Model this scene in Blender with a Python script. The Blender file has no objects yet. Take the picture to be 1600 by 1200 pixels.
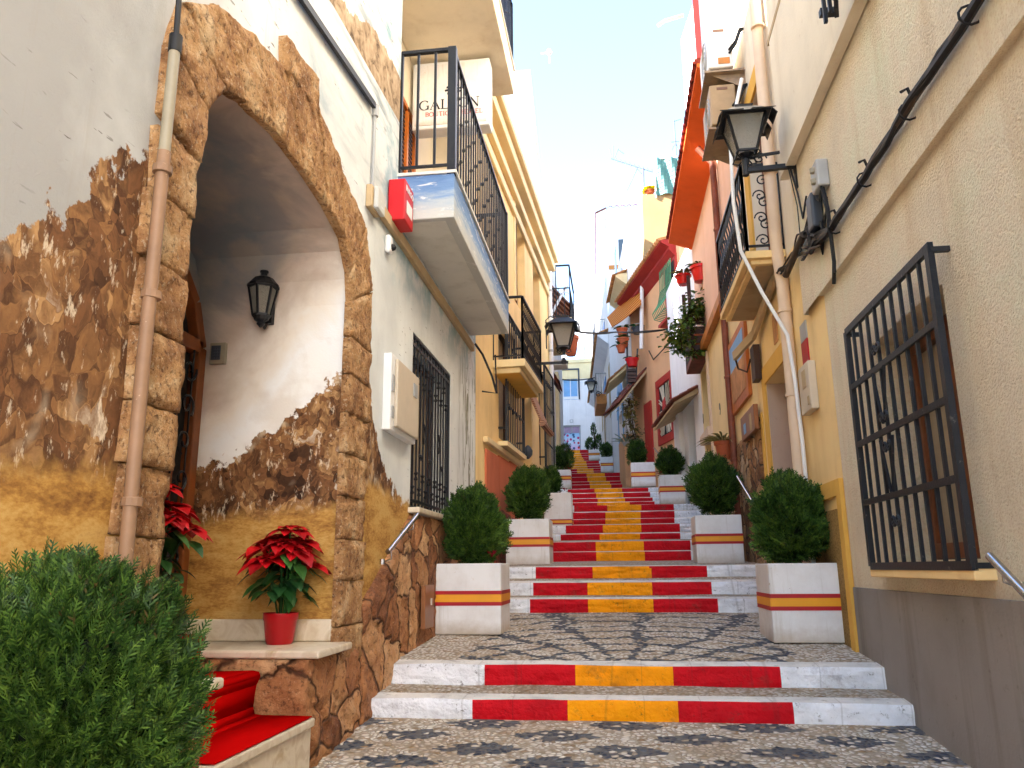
import bpy, bmesh, math, random
from mathutils import Vector, Matrix, noise
random.seed(7)
PI = math.pi
sc = bpy.context.scene
col = sc.collection
# ---------------------------------------------------------------- camera
FPX, CX, CY = 1230.0, 800.0, 600.0
PITCH, YAW, ROLL, CAMH = math.radians(13.2), math.radians(7.4), math.radians(-0.5), 1.0
cf = Vector((-math.sin(YAW)*math.cos(PITCH), math.cos(YAW)*math.cos(PITCH), math.sin(PITCH)))
cr = Vector((math.cos(YAW), math.sin(YAW), 0)); cu = cr.cross(cf)
cR = cr*math.cos(ROLL) + cu*math.sin(ROLL); cU = cu*math.cos(ROLL) - cr*math.sin(ROLL)
CAM = Vector((0, 0, CAMH))
camd = bpy.data.cameras.new('camera'); cam = bpy.data.objects.new('camera', camd); col.objects.link(cam)
camd.sensor_width = 36; camd.lens = FPX/1600*36; camd.clip_end = 2000; camd.clip_start = .05
m = Matrix.Identity(4)
for i in range(3):
    m[i][0], m[i][1], m[i][2], m[i][3] = cR[i], cU[i], -cf[i], CAM[i]
cam.matrix_world = m
sc.camera = cam
def ray(px, py): return cR*((px-CX)/FPX) + cU*((CY-py)/FPX) + cf
def aty(px, py, Y): d = ray(px, py); return CAM + d*(Y/d.y)       # survey point at distance Y up the street
def atx(px, py, X): d = ray(px, py); return CAM + d*(X/d.x)

# ---------------------------------------------------------------- helpers
def S(r, g, b, k=1.0):
    f = lambda c: ((c/255)/12.92 if c/255 <= .04045 else ((c/255+.055)/1.055)**2.4)*k
    return (f(r), f(g), f(b), 1)
def wloc(o):
    v = Vector((0, 0, 0))
    while o is not None: v += o.location; o = o.parent
    return v
def tag(o, label=None, cat=None, group=None, kind=None):
    if label: o['label'] = label
    if cat: o['category'] = cat
    if group: o['group'] = group
    if kind: o['kind'] = kind
    return o
def thing(name, label, cat, loc=(0, 0, 0), group=None):
    o = bpy.data.objects.new(name, None); col.objects.link(o); o.location = loc
    o.empty_display_size = .2
    return tag(o, label, cat, group)
def copy_tree(o, parent=None, loc=None):
    c = o.copy(); col.objects.link(c)
    if parent is not None: c.parent = parent
    if loc is not None: c.location = loc
    for ch in [x for x in bpy.data.objects if x.parent is o]: copy_tree(ch, c)
    return c

class MB:
    def __init__(s): s.v = []; s.f = []; s.m = []
    def add(s, vs, fs, m=0):
        b = len(s.v); s.v += [Vector(x) for x in vs]
        for f in fs: s.f.append(tuple(b+i for i in f)); s.m.append(m)
    def quad(s, a, b, c, d, m=0): s.add([a, b, c, d], [(0, 1, 2, 3)], m)
    def poly(s, pts, m=0): s.add(pts, [tuple(range(len(pts)))], m)
    def box3(s, o, u, v, w, m=0):
        o, u, v, w = map(Vector, (o, u, v, w))
        if u.cross(v).dot(w) < 0: u, v = v, u
        p = [o, o+u, o+u+v, o+v, o+w, o+u+w, o+u+v+w, o+v+w]
        s.add(p, [(3, 2, 1, 0), (4, 5, 6, 7), (0, 1, 5, 4), (1, 2, 6, 5), (2, 3, 7, 6), (3, 0, 4, 7)], m)
    def box(s, x0, x1, y0, y1, z0, z1, m=0):
        s.box3((x0, y0, z0), (x1-x0, 0, 0), (0, y1-y0, 0), (0, 0, z1-z0), m)
    def tube(s, pts, r, n=8, m=0, r2=None):
        pts = [Vector(p) for p in pts]; N = len(pts); rings = []
        up = None
        for i, p in enumerate(pts):
            d = (pts[min(i+1, N-1)] - pts[max(i-1, 0)])
            if d.length < 1e-9: d = Vector((0, 0, 1))
            d.normalize()
            if up is None:
                up = Vector((0, 0, 1)) if abs(d.z) < .9 else Vector((1, 0, 0))
            a = (up - d*up.dot(d))
            if a.length < 1e-4: a = d.orthogonal()
            a.normalize(); b = d.cross(a); up = a
            rr = r if r2 is None else r + (r2-r)*i/max(1, N-1)
            rings.append([p + a*(rr*math.cos(2*PI*k/n)) + b*(rr*math.sin(2*PI*k/n)) for k in range(n)])
        vs = [q for g in rings for q in g]; fs = []
        for i in range(N-1):
            for k in range(n):
                k2 = (k+1) % n; fs.append((i*n+k, i*n+k2, (i+1)*n+k2, (i+1)*n+k))
        fs.append(tuple(range(n-1, -1, -1))); fs.append(tuple((N-1)*n+k for k in range(n)))
        s.add(vs, fs, m)
    def bar(s, a, b, w, h=None, m=0):
        a, b = Vector(a), Vector(b); d = (b-a); h = h or w
        up = Vector((0, 0, 1)) if abs(d.normalized().z) < .95 else Vector((1, 0, 0))
        x = d.cross(up).normalized(); y = x.cross(d).normalized()
        s.box3(a - x*w/2 - y*h/2, x*w, y*h, d, m)
    def lathe(s, c, prof, n=16, m=0, axis=None):
        c = Vector(c); vs = []; fs = []
        for r, z in prof:
            for k in range(n): vs.append(c + Vector((r*math.cos(2*PI*k/n), r*math.sin(2*PI*k/n), z)))
        for i in range(len(prof)-1):
            for k in range(n):
                k2 = (k+1) % n; fs.append((i*n+k, i*n+k2, (i+1)*n+k2, (i+1)*n+k))
        fs.append(tuple(range(n-1, -1, -1))); fs.append(tuple((len(prof)-1)*n+k for k in range(n)))
        s.add(vs, fs, m)
    def frustum(s, c, a0, b0, z0, a1, b1, z1, m=0):
        c = Vector(c)
        P = lambda a, b, z: [c+Vector((sx*a/2, sy*b/2, z)) for sx, sy in ((-1, -1), (1, -1), (1, 1), (-1, 1))]
        s.add(P(a0, b0, z0)+P(a1, b1, z1), [(3, 2, 1, 0), (4, 5, 6, 7), (0, 1, 5, 4), (1, 2, 6, 5), (2, 3, 7, 6), (3, 0, 4, 7)], m)
    def prism(s, pts, ext, m=0):
        ext = Vector(ext); pts = [Vector(p) for p in pts]; n = len(pts)
        s.add(pts+[p+ext for p in pts], [tuple(range(n-1, -1, -1)), tuple(range(n, 2*n))] + [(i, (i+1) % n, n+(i+1) % n, n+i) for i in range(n)], m)
    def rough(s, c4, nrm, depth, nu, nv, amp, m=0, fq=9.0, rim=.25, seed=0.0, fn=None):
        # stone with a hewn front: c4 = four corners on the wall, front pushed out by depth and roughened
        c4 = [Vector(c) for c in c4]; nrm = Vector(nrm); G = []; off = Vector((seed, seed*1.7, seed*.3))
        for j in range(nv+1):
            for i in range(nu+1):
                a, b = i/nu, j/nv
                p = (c4[0]*(1-a)+c4[1]*a)*(1-b) + (c4[3]*(1-a)+c4[2]*a)*b
                e = min(a*nu, (1-a)*nu, b*nv, (1-b)*nv)
                k = 1 if e >= 1 else 1-rim
                q = p*fq+off
                h = noise.fractal(q, 1.0, 2.0, 4)*amp + noise.noise(p*2.3+off)*amp*.8
                if fn: h += fn(p)
                jit = Vector((noise.noise(q+Vector((9, 0, 0))), noise.noise(q+Vector((0, 9, 0))), noise.noise(q+Vector((0, 0, 9)))))*amp*.5
                if e < 1: jit = jit*.8
                G.append(p + nrm*(depth*k + h) + (jit - nrm*jit.dot(nrm)))
        W = nu+1; fs = []
        for j in range(nv):
            for i in range(nu): fs.append((j*W+i, j*W+i+1, (j+1)*W+i+1, (j+1)*W+i))
        loop = [i for i in range(W)] + [j*W+nu for j in range(1, nv+1)] + [nv*W+i for i in range(nu-1, -1, -1)] + [j*W for j in range(nv-1, 0, -1)]
        B = len(G); back = []
        for idx in loop:
            p = G[idx]; d0 = (p-c4[0]).dot(nrm); back.append(p - nrm*(d0+.01))
        n = len(loop)
        fs += [(loop[k], B+k, B+(k+1) % n, loop[(k+1) % n]) for k in range(n)]
        s.add(G+back, fs, m)
    def build(s, name, mats, parent=None, smooth=False, bevel=0, label=None, cat=None, group=None, kind=None, fixn=True, loc=None):
        me = bpy.data.meshes.new(name)
        base = wloc(parent) if parent is not None else Vector(loc or (0, 0, 0))
        me.from_pydata([tuple(v-base) for v in s.v], [], s.f)
        mats = mats if isinstance(mats, (list, tuple)) else [mats]
        for mm in mats: me.materials.append(mm)
        if len(mats) > 1: me.polygons.foreach_set('material_index', s.m)
        if smooth is True: me.polygons.foreach_set('use_smooth', [True]*len(me.polygons))
        if fixn and len(me.polygons) < 60000:
            bm = bmesh.new(); bm.from_mesh(me); bmesh.ops.recalc_face_normals(bm, faces=bm.faces); bm.to_mesh(me); bm.free()
        if smooth == 'auto':
            me.polygons.foreach_set('use_smooth', [True]*len(me.polygons))
            me.set_sharp_from_angle(angle=math.radians(40))
        me.update()
        o = bpy.data.objects.new(name, me); col.objects.link(o)
        if parent is not None: o.parent = parent
        elif loc is not None: o.location = loc
        if bevel:
            b = o.modifiers.new('bevel', 'BEVEL'); b.width = bevel; b.segments = 2; b.limit_method = 'ANGLE'
        return tag(o, label, cat, group, kind)

class Wall:
    """vertical wall plane from a (near) to b (far); side +1 faces +X, -1 faces -X"""
    def __init__(s, a, b, side):
        s.a = Vector((a[0], a[1], 0)); s.b = Vector((b[0], b[1], 0)); d = s.b-s.a; s.L = d.length; s.u = d.normalized()
        s.n = Vector((s.u.y, -s.u.x, 0))*(1 if side > 0 else -1)
    def P(s, t, z, d=0): return s.a + s.u*t + s.n*d + Vector((0, 0, z))
    def hit(s, px, py, d=0):
        r = ray(px, py); o = s.a+s.n*d; k = (o-CAM).dot(s.n)/r.dot(s.n); p = CAM+r*k
        return (p-s.a).dot(s.u), p.z
    def S(s, px, py, d=0): return s.hit(px, py, d)[0]
    def Z(s, px, py, d=0): return s.hit(px, py, d)[1]
    def box(s, mb, t0, t1, z0, z1, d0, d1, m=0):
        mb.box3(s.P(t0, z0, d0), s.u*(t1-t0), Vector((0, 0, z1-z0)), s.n*(d1-d0), m)
    def sheet(s, mb, t0, t1, z0, z1, holes=(), depth=.22, d=0, m=0, mr=None):
        mr = m if mr is None else mr
        ts = sorted({t0, t1, *[h[0] for h in holes], *[h[1] for h in holes]}); zs = sorted({z0, z1, *[h[2] for h in holes], *[h[3] for h in holes]})
        for i in range(len(ts)-1):
            for j in range(len(zs)-1):
                tc, zc = (ts[i]+ts[i+1])/2, (zs[j]+zs[j+1])/2
                if any(h[0] < tc < h[1] and h[2] < zc < h[3] for h in holes): continue
                mb.quad(s.P(ts[i], zs[j], d), s.P(ts[i+1], zs[j], d), s.P(ts[i+1], zs[j+1], d), s.P(ts[i], zs[j+1], d), m)
        for h in holes:
            a, b, c, e = h[:4]; q = d-depth
            mb.quad(s.P(a, c, d), s.P(a, e, d), s.P(a, e, q), s.P(a, c, q), mr); mb.quad(s.P(b, c, d), s.P(b, c, q), s.P(b, e, q), s.P(b, e, d), mr)
            mb.quad(s.P(a, e, d), s.P(b, e, d), s.P(b, e, q), s.P(a, e, q), mr); mb.quad(s.P(a, c, d), s.P(a, c, q), s.P(b, c, q), s.P(b, c, d), mr)
    def body(s, mb, t0, t1, z0, z1, front=-.3, back=-5, d=0, m=0, holes=()):
        # the mass of the house behind its street front: sides, top and back, front closed behind the window recesses
        mb.quad(s.P(t0, z0, d), s.P(t0, z1, d), s.P(t0, z1, back), s.P(t0, z0, back), m)
        mb.quad(s.P(t1, z0, d), s.P(t1, z1, d), s.P(t1, z1, back), s.P(t1, z0, back), m)
        mb.quad(s.P(t0, z1, d), s.P(t1, z1, d), s.P(t1, z1, back), s.P(t0, z1, back), m)
        mb.quad(s.P(t0, z0, back), s.P(t1, z0, back), s.P(t1, z1, back), s.P(t0, z1, back), m)
        for h in holes:
            a, b, c, e = h[:4]
            mb.quad(s.P(a-.02, c-.02, front), s.P(b+.02, c-.02, front), s.P(b+.02, e+.02, front), s.P(a-.02, e+.02, front), m)
    def prism(s, mb, tz, d0, d1, m=0): mb.prism([s.P(t, z, d0) for t, z in tz], s.n*(d1-d0), m)
    def spiral(s, mb, t, z, d, r, turns=1.4, a0=0, w=.007, flip=1, n=18):
        pts = []
        for i in range(n+1):
            k = i/n; a = a0 + flip*turns*2*PI*k; rr = r*(1-.8*k)
            pts.append(s.P(t+rr*math.cos(a), z+rr*math.sin(a), d))
        mb.tube(pts, w, 5)

# ---------------------------------------------------------------- materials
MATS = {}
class NT:
    def __init__(s, name):
        s.mat = bpy.data.materials.new(name); s.mat.use_nodes = True; s.t = s.mat.node_tree
        s.b = s.t.nodes['Principled BSDF']; MATS[name] = s.mat
        s.pos = s.n('ShaderNodeNewGeometry').outputs['Position']
    def n(s, ty, **k):
        x = s.t.nodes.new(ty)
        for a, v in k.items(): setattr(x, a, v)
        return x
    def l(s, a, b): s.t.links.new(a, b)
    def inp(s, nd, key, v):
        if hasattr(v, 'is_linked') or isinstance(v, bpy.types.NodeSocket): s.l(v, nd.inputs[key])
        else: nd.inputs[key].default_value = v
    def map(s, scale=(1, 1, 1), loc=(0, 0, 0), rot=(0, 0, 0), src=None):
        x = s.n('ShaderNodeMapping'); x.inputs['Scale'].default_value = scale; x.inputs['Location'].default_value = loc; x.inputs['Rotation'].default_value = rot
        s.l(src or s.pos, x.inputs['Vector']); return x.outputs[0]
    def noise(s, scale, detail=4, rough=.55, dist=0, vec=None, out=0):
        x = s.n('ShaderNodeTexNoise'); x.inputs['Scale'].default_value = scale; x.inputs['Detail'].default_value = detail
        x.inputs['Roughness'].default_value = rough; x.inputs['Distortion'].default_value = dist; s.l(vec or s.pos, x.inputs['Vector']); return x.outputs[out]
    def vor(s, scale, feature='F1', vec=None, rnd=1.0):
        x = s.n('ShaderNodeTexVoronoi', feature=feature); x.inputs['Scale'].default_value = scale; x.inputs['Randomness'].default_value = rnd
        s.l(vec or s.pos, x.inputs['Vector']); return x
    def math(s, op, a, b=0.0, c=None, clamp=False):
        x = s.n('ShaderNodeMath', operation=op, use_clamp=clamp); s.inp(x, 0, a); s.inp(x, 1, b)
        if c is not None: s.inp(x, 2, c)
        return x.outputs[0]
    def ramp(s, fac, stops, interp='LINEAR'):
        x = s.n('ShaderNodeValToRGB'); r = x.color_ramp; r.interpolation = interp
        while len(r.elements) < len(stops): r.elements.new(.5)
        for e, (p, c) in zip(r.elements, stops): e.position = p; e.color = c if len(c) == 4 else (*c, 1)
        s.l(fac, x.inputs[0]); return x.outputs[0]
    def step(s, fac, a, b):
        x = s.n('ShaderNodeMapRange'); x.inputs[1].default_value = a; x.inputs[2].default_value = b; x.clamp = True; s.l(fac, x.inputs[0]); return x.outputs[0]
    def mix(s, fac, a, b, mode='MIX'):
        x = s.n('ShaderNodeMix', data_type='RGBA', blend_type=mode); s.inp(x, 0, fac); s.inp(x, 6, a); s.inp(x, 7, b); return x.outputs[2]
    def xyz(s, src=None):
        x = s.n('ShaderNodeSeparateXYZ'); s.l(src or s.pos, x.inputs[0]); return x.outputs
    def comb(s, a, b, c):
        x = s.n('ShaderNodeCombineXYZ'); s.inp(x, 0, a); s.inp(x, 1, b); s.inp(x, 2, c); return x.outputs[0]
    def curve(s, val, pts, lo, hi, vlo, vhi):
        # piecewise line: val in [lo,hi] -> value in [vlo,vhi]
        f = s.n('ShaderNodeFloatCurve'); c = f.mapping.curves[0]
        f.mapping.clip_min_y = 0; f.mapping.clip_max_y = 1
        P = [((a-lo)/(hi-lo), (b-vlo)/(vhi-vlo)) for a, b in pts]
        c.points[0].location = P[0]; c.points[1].location = P[-1]
        for p in P[1:-1]: c.points.new(*p)
        for p in c.points: p.handle_type = 'VECTOR'
        f.mapping.update()
        k = s.math('DIVIDE', s.math('SUBTRACT', val, lo), hi-lo, clamp=True); s.l(k, f.inputs['Value'])
        return s.math('ADD', s.math('MULTIPLY', f.outputs[0], vhi-vlo), vlo)
    def bump(s, h, strength=.4, dist=.02, prev=None):
        x = s.n('ShaderNodeBump'); x.inputs['Strength'].default_value = strength; x.inputs['Distance'].default_value = dist
        s.l(h, x.inputs['Height'])
        if prev: s.l(prev, x.inputs['Normal'])
        return x.outputs[0]
    def done(s, color=None, rough=.8, normal=None, metal=0, spec=.3):
        if color is not None: s.inp(s.b, 'Base Color', color)
        s.inp(s.b, 'Roughness', rough); s.b.inputs['Metallic'].default_value = metal
        s.b.inputs['Specular IOR Level'].default_value = spec
        if normal is not None: s.l(normal, s.b.inputs['Normal'])
        return s.mat
def plaster(name, c, var=.14, bump=.35, bscale=55, stain=.25, stc=(.5, .42, .33, 1), bdist=.01, rough=.9, big=0, pit_shade=0):
    t = NT(name); n1 = t.noise(1.1, 7, .62); c = tuple(x**.72 for x in c[:3])+(1,); stc = tuple(x**.8 for x in stc[:3])+(1,)
    dk = tuple(x*(1-var*1.6) for x in c[:3])+(1,); lt = tuple(min(.95, x*(1+var)) for x in c[:3])+(1,)
    base = t.ramp(n1, [(.28, dk), (.5, c), (.75, lt)])
    st = t.noise(1.0, 6, .6, 0, t.map((3.2, 3.2, .22)))
    base = t.mix(t.math('MULTIPLY', t.step(st, .52, .8), stain), base, stc, 'MULTIPLY')
    sp = t.noise(9, 5, .7); base = t.mix(t.math('MULTIPLY', t.step(sp, .62, .75), stain*.8), base, stc, 'MULTIPLY')
    h = t.noise(bscale, 5, .6); nb = t.bump(h, bump, bdist)
    if pit_shade: base = t.mix(t.math('MULTIPLY', t.step(h, .5, .36), pit_shade), base, stc, 'MULTIPLY')  # darkens the hollows of the bump noise: pit shade put into the colour
    if big: nb = t.bump(t.noise(bscale*.12, 3, .5), big, .03, nb)
    return t.done(base, rough, nb, spec=.2)
def paint(name, c, rough=.5, var=.08, bump=.1, bscale=40, metal=0, spec=.4, chip=None):
    t = NT(name); c = c if len(c) == 4 else (*c, 1)
    n1 = t.noise(4, 5, .6); base = t.ramp(n1, [(.3, tuple(x*(1-var*1.5) for x in c[:3])+(1,)), (.7, tuple(min(1, x*(1+var)) for x in c[:3])+(1,))])
    if chip: base = t.mix(t.step(t.noise(14, 6, .7), .63, .67), base, chip)
    return t.done(base, rough, t.bump(t.noise(bscale, 3), bump, .005), metal, spec)
# ---------------------------------------------------------------- painted mural, stone and paving materials
def rock_colors(t, sc_=2.6, seed=0.0):
    v = t.map((1, 1, .8), (seed, seed, seed))
    w = t.noise(2.2, 4, .6, 0, v, 1)
    vv = t.n('ShaderNodeVectorMath', operation='MULTIPLY_ADD'); t.l(w, vv.inputs[0]); vv.inputs[1].default_value = (.4, .4, .4); t.l(v, vv.inputs[2])
    n0 = t.noise(sc_*1.3, 8, .62, .25, vv.outputs[0]); fa = t.vor(sc_*2.1, 'SMOOTH_F1', vv.outputs[0]); fa.inputs['Smoothness'].default_value = .06
    fb = t.vor(sc_*5, 'SMOOTH_F1', vv.outputs[0]); fb.inputs['Smoothness'].default_value = .08
    n1 = t.math('ADD', t.math('MULTIPLY', n0, .5), t.math('ADD', t.math('MULTIPLY', t.xyz(fa.outputs['Color'])[0], .28), t.math('MULTIPLY', t.xyz(fb.outputs['Color'])[0], .22)))
    c1 = t.ramp(n1, [(.26, S(52, 33, 21)), (.35, S(84, 55, 34)), (.42, S(124, 84, 52)), (.47, S(82, 54, 34)), (.52, S(146, 104, 64)), (.57, S(108, 74, 46)), (.64, S(182, 140, 92)), (.69, S(132, 94, 60)), (.78, S(224, 208, 184))])
    cr_ = t.vor(sc_*.9, 'DISTANCE_TO_EDGE', vv.outputs[0]).outputs['Distance']
    c2 = t.mix(t.math('MULTIPLY', t.step(cr_, .07, .01), t.step(t.noise(2.4, 3), .42, .6)), c1, S(214, 198, 170))
    c2 = t.mix(t.math('MULTIPLY', t.step(t.noise(sc_*.8, 3, .5, .6, v), .5, .62), .8), c1, c2)
    c2 = t.mix(t.math('MULTIPLY', t.step(t.noise(20, 5, .7, 0, t.map((1, 1, .4), (0, 0, 0), (.6, 0, 0))), .54, .66), .5), c2, S(84, 56, 36))
    c2 = t.mix(t.math('MULTIPLY', t.step(t.noise(24, 5, .7, 0, t.map((1, 1, .4), (3, 3, 3), (.6, 0, 0))), .58, .66), .6), c2, S(238, 220, 190))
    return c2
def sand_colors(t):
    n = t.math('ADD', t.math('MULTIPLY', t.noise(2.2, 6, .6, .2, t.map((1, 1, 3.4))), .6), t.math('MULTIPLY', t.noise(26, 6, .7, 0, t.map((1, 1, 2.2))), .4))
    return t.ramp(n, [(.30, S(110, 72, 38)), (.42, S(160, 114, 56)), (.5, S(190, 144, 74)), (.58, S(204, 164, 96)), (.70, S(170, 122, 62))])
def mural(name, rockpts, sandpts, sky, niche=False):
    t = NT(name); x, y, z = t.xyz()
    axis = x if niche else y
    lo, hi, vlo, vhi = rockpts[0][0], rockpts[-1][0], -1, 7
    ns = t.math('SUBTRACT', t.noise(8, 7, .62), .5)
    zj = t.math('ADD', z, t.math('MULTIPLY', ns, .5))
    rc = t.curve(axis, rockpts, lo, hi, vlo, vhi)
    rock = t.step(t.math('SUBTRACT', rc, zj), -.006, .012)
    scv = t.curve(axis, sandpts, sandpts[0][0], sandpts[-1][0], vlo, vhi)
    sand = t.step(t.math('SUBTRACT', scv, t.math('ADD', z, t.math('MULTIPLY', ns, .22))), -.05, .05)
    c = sky(t, x, y, z)
    rk = rock_colors(t, 3.6 if niche else 2.4)
    hs = t.n('ShaderNodeHueSaturation'); hs.inputs['Saturation'].default_value = 1.0; hs.inputs['Value'].default_value = 1.02; t.l(rk, hs.inputs['Color']); rk = hs.outputs[0]
    c = t.mix(rock, c, rk)
    c = t.mix(sand, c, sand_colors(t))
    return t, c, x, y, z
def sky_front(t, x, y, z):
    n = t.noise(1.3, 6, .6)
    c = t.ramp(n, [(.3, S(204, 206, 204)), (.5, S(218, 220, 217)), (.7, S(228, 230, 227))])
    c = t.mix(t.math('MULTIPLY', t.step(t.math('ADD', y, t.math('MULTIPLY', n, 1.5)), 4.4, 3.0), .8), c, S(146, 143, 138))  # near stretch of wall greyed to hold down its excess light
    bl = t.math('MULTIPLY', t.step(t.noise(1.5, 5, .65, .6, t.map((1, .9, 1.6), (3, 4, 1))), .54, .68), t.step(z, 3.3, 4.4))
    c = t.mix(t.math('MULTIPLY', bl, .7), c, S(140, 164, 176))
    # brushed grey-blue strokes high up beside the balcony
    st = t.step(t.noise(2.6, 5, .6, .2, t.map((1, .6, 3.4), (0, 0, 0), (.55, 0, 0))), .5, .66)
    hi = t.math('MULTIPLY', t.math('MULTIPLY', t.step(z, 3.6, 4.5), t.step(y, 4.3, 5.4)), .75)
    c = t.mix(t.math('MULTIPLY', st, hi), c, S(120, 134, 142))
    te = t.math('MULTIPLY', t.step(t.noise(3, 4, .6), .45, .6), t.math('MULTIPLY', t.step(z, 3.35, 3.75), t.step(y, 5.6, 6.0)))
    c = t.mix(t.math('MULTIPLY', te, .6), c, S(110, 160, 172))
    sn = t.noise(1.0, 3, .6, .3, t.map((6, 6, 34), (0, 0, 0), (.62, 0, 0)))
    ck = t.math('MULTIPLY', t.step(sn, .655, .68), t.step(t.noise(1.3, 2), .48, .58))
    c = t.mix(t.math('MULTIPLY', ck, .75), c, S(70, 60, 46))
    drip = t.math('MULTIPLY', t.step(t.noise(1, 6, .7, 0, t.map((9, 9, .5))), .58, .75), .25)
    return t.mix(drip, c, S(150, 136, 112))
def make_murals():
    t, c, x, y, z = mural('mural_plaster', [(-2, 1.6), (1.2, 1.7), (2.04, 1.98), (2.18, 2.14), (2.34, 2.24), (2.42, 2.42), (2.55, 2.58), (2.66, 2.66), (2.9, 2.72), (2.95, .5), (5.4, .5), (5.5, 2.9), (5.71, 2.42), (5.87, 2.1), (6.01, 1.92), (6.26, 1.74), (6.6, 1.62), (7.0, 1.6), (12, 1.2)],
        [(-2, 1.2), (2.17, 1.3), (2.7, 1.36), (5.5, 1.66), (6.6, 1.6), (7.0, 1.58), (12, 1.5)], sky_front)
    # rock ledge painted under the upper floor
    zj = t.math('ADD', z, t.math('MULTIPLY', t.math('SUBTRACT', t.noise(5, 5), .5), .3))
    top = t.curve(y, [(4, 5.0), (4.6, 5.0), (5.14, 5.2), (5.45, 5.36), (5.8, 5.44), (6.4, 5.48)], 4, 6.4, 3, 7)
    bot = t.curve(y, [(4, 4.75), (4.6, 4.88), (5.5, 4.95), (6.4, 5.02)], 4, 6.4, 3, 7)
    mk = t.math('MULTIPLY', t.step(t.math('SUBTRACT', top, zj), 0, .01), t.step(t.math('SUBTRACT', z, bot), 0, .01))
    mk = t.math('MULTIPLY', mk, t.step(y, 4.2, 4.4))
    c = t.mix(mk, c, t.ramp(t.noise(9, 5, .6, .6), [(.32, S(92, 74, 58)), (.48, S(168, 142, 112)), (.65, S(196, 172, 142))]))
    # painted palm fronds and aloe at the far end of the wall
    fr = t.math('MULTIPLY', t.step(t.noise(1.6, 3, .6, .8, t.map((1, 4.5, .9), (0, 0, 0), (.25, 0, 0))), .54, .58), t.math('MULTIPLY', t.step(y, 9.1, 9.5), t.step(z, 3.95, 3.2)))
    c = t.mix(t.math('MULTIPLY', fr, .8), c, t.ramp(t.noise(20, 3), [(.3, S(70, 74, 46)), (.7, S(126, 124, 88))]))
    nb = t.bump(t.noise(130, 4), .35, .006); nb = t.bump(t.noise(14, 4), .25, .012, nb)
    t.done(c, .88, nb, spec=.2)
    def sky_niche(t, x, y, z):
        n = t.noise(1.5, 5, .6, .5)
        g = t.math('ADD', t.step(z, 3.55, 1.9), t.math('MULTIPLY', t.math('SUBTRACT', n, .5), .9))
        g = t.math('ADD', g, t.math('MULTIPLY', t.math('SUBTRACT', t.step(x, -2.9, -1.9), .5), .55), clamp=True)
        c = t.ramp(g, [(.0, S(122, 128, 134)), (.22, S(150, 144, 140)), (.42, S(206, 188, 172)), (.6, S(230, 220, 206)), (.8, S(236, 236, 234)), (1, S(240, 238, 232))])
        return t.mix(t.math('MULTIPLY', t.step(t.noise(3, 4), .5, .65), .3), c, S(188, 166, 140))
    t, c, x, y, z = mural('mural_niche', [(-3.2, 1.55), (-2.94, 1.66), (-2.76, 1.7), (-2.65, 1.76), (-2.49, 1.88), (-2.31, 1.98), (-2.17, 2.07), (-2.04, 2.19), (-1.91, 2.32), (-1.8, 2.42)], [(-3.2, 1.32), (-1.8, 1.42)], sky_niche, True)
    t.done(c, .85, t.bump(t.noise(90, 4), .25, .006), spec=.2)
make_murals()

def hewn(name, cols, sc_=3.0, crack=True, fine=26):
    t = NT(name)
    n = t.noise(sc_*1.6, 8, .68, .4)
    c = t.ramp(n, cols)
    p = t.noise(fine, 6, .72)
    c = t.mix(t.math('MULTIPLY', t.step(p, .47, .36), .8), c, S(84, 46, 22))
    c = t.mix(t.math('MULTIPLY', t.step(t.noise(fine*1.4, 5, .7, 0, t.map((1, 1, 1), (4, 4, 4))), .56, .66), .5), c, S(232, 210, 174))
    nb = t.bump(p, 1.0, .03); nb = t.bump(t.noise(sc_*3.5, 6, .65), .8, .06, nb)
    return t.done(c, .82, nb, spec=.28)
hewn('arch_stone', [(.28, S(108, 70, 40)), (.42, S(166, 118, 74)), (.54, S(200, 152, 100)), (.68, S(224, 190, 144))], 2.6, fine=32)
def dado_mat(name, cols, vs, joint, jw=.05):
    t = NT(name); w = t.noise(3, 3, .5, 0, None, 1)
    vv = t.n('ShaderNodeVectorMath', operation='MULTIPLY_ADD'); t.l(w, vv.inputs[0]); vv.inputs[1].default_value = (.22, .22, .22); t.l(t.pos, vv.inputs[2])
    cell = t.vor(vs, 'F1', vv.outputs[0]).outputs['Color']; ed = t.vor(vs, 'DISTANCE_TO_EDGE', vv.outputs[0]).outputs['Distance']
    h = t.xyz(cell)[0]
    c = t.ramp(t.math('ADD', t.math('MULTIPLY', h, .45), t.math('MULTIPLY', t.noise(5, 7, .66), .6)), cols)
    c = t.mix(t.math('MULTIPLY', t.step(t.noise(30, 6, .72), .47, .36), .7), c, S(64, 32, 16))
    c = t.mix(t.math('MULTIPLY', t.step(t.noise(36, 5, .7, 0, t.map((1, 1, 1), (4, 4, 4))), .58, .68), .45), c, S(220, 180, 140))
    c = t.mix(t.step(ed, jw, jw*.3), c, joint)
    nb = t.bump(t.step(ed, 0, jw*1.6), .9, .03); nb = t.bump(t.noise(24, 6, .7), .9, .025, nb); nb = t.bump(t.noise(7, 4), .5, .05, nb)
    return t.done(c, .74, nb, spec=.35)
dado_mat('dado_stone', [(.3, S(128, 78, 48)), (.48, S(172, 114, 70)), (.62, S(194, 140, 92)), (.78, S(212, 168, 122))], 2.6, S(96, 60, 36), .03)
dado_mat('veneer_stone', [(.3, S(110, 72, 44)), (.48, S(164, 116, 74)), (.62, S(190, 150, 104)), (.78, S(206, 176, 140))], 4.2, S(72, 56, 42), .05)
dado_mat('red_dado_stone', [(.3, S(120, 44, 30)), (.5, S(160, 70, 46)), (.75, S(186, 100, 70))], 5, S(90, 40, 30), .04)

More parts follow.
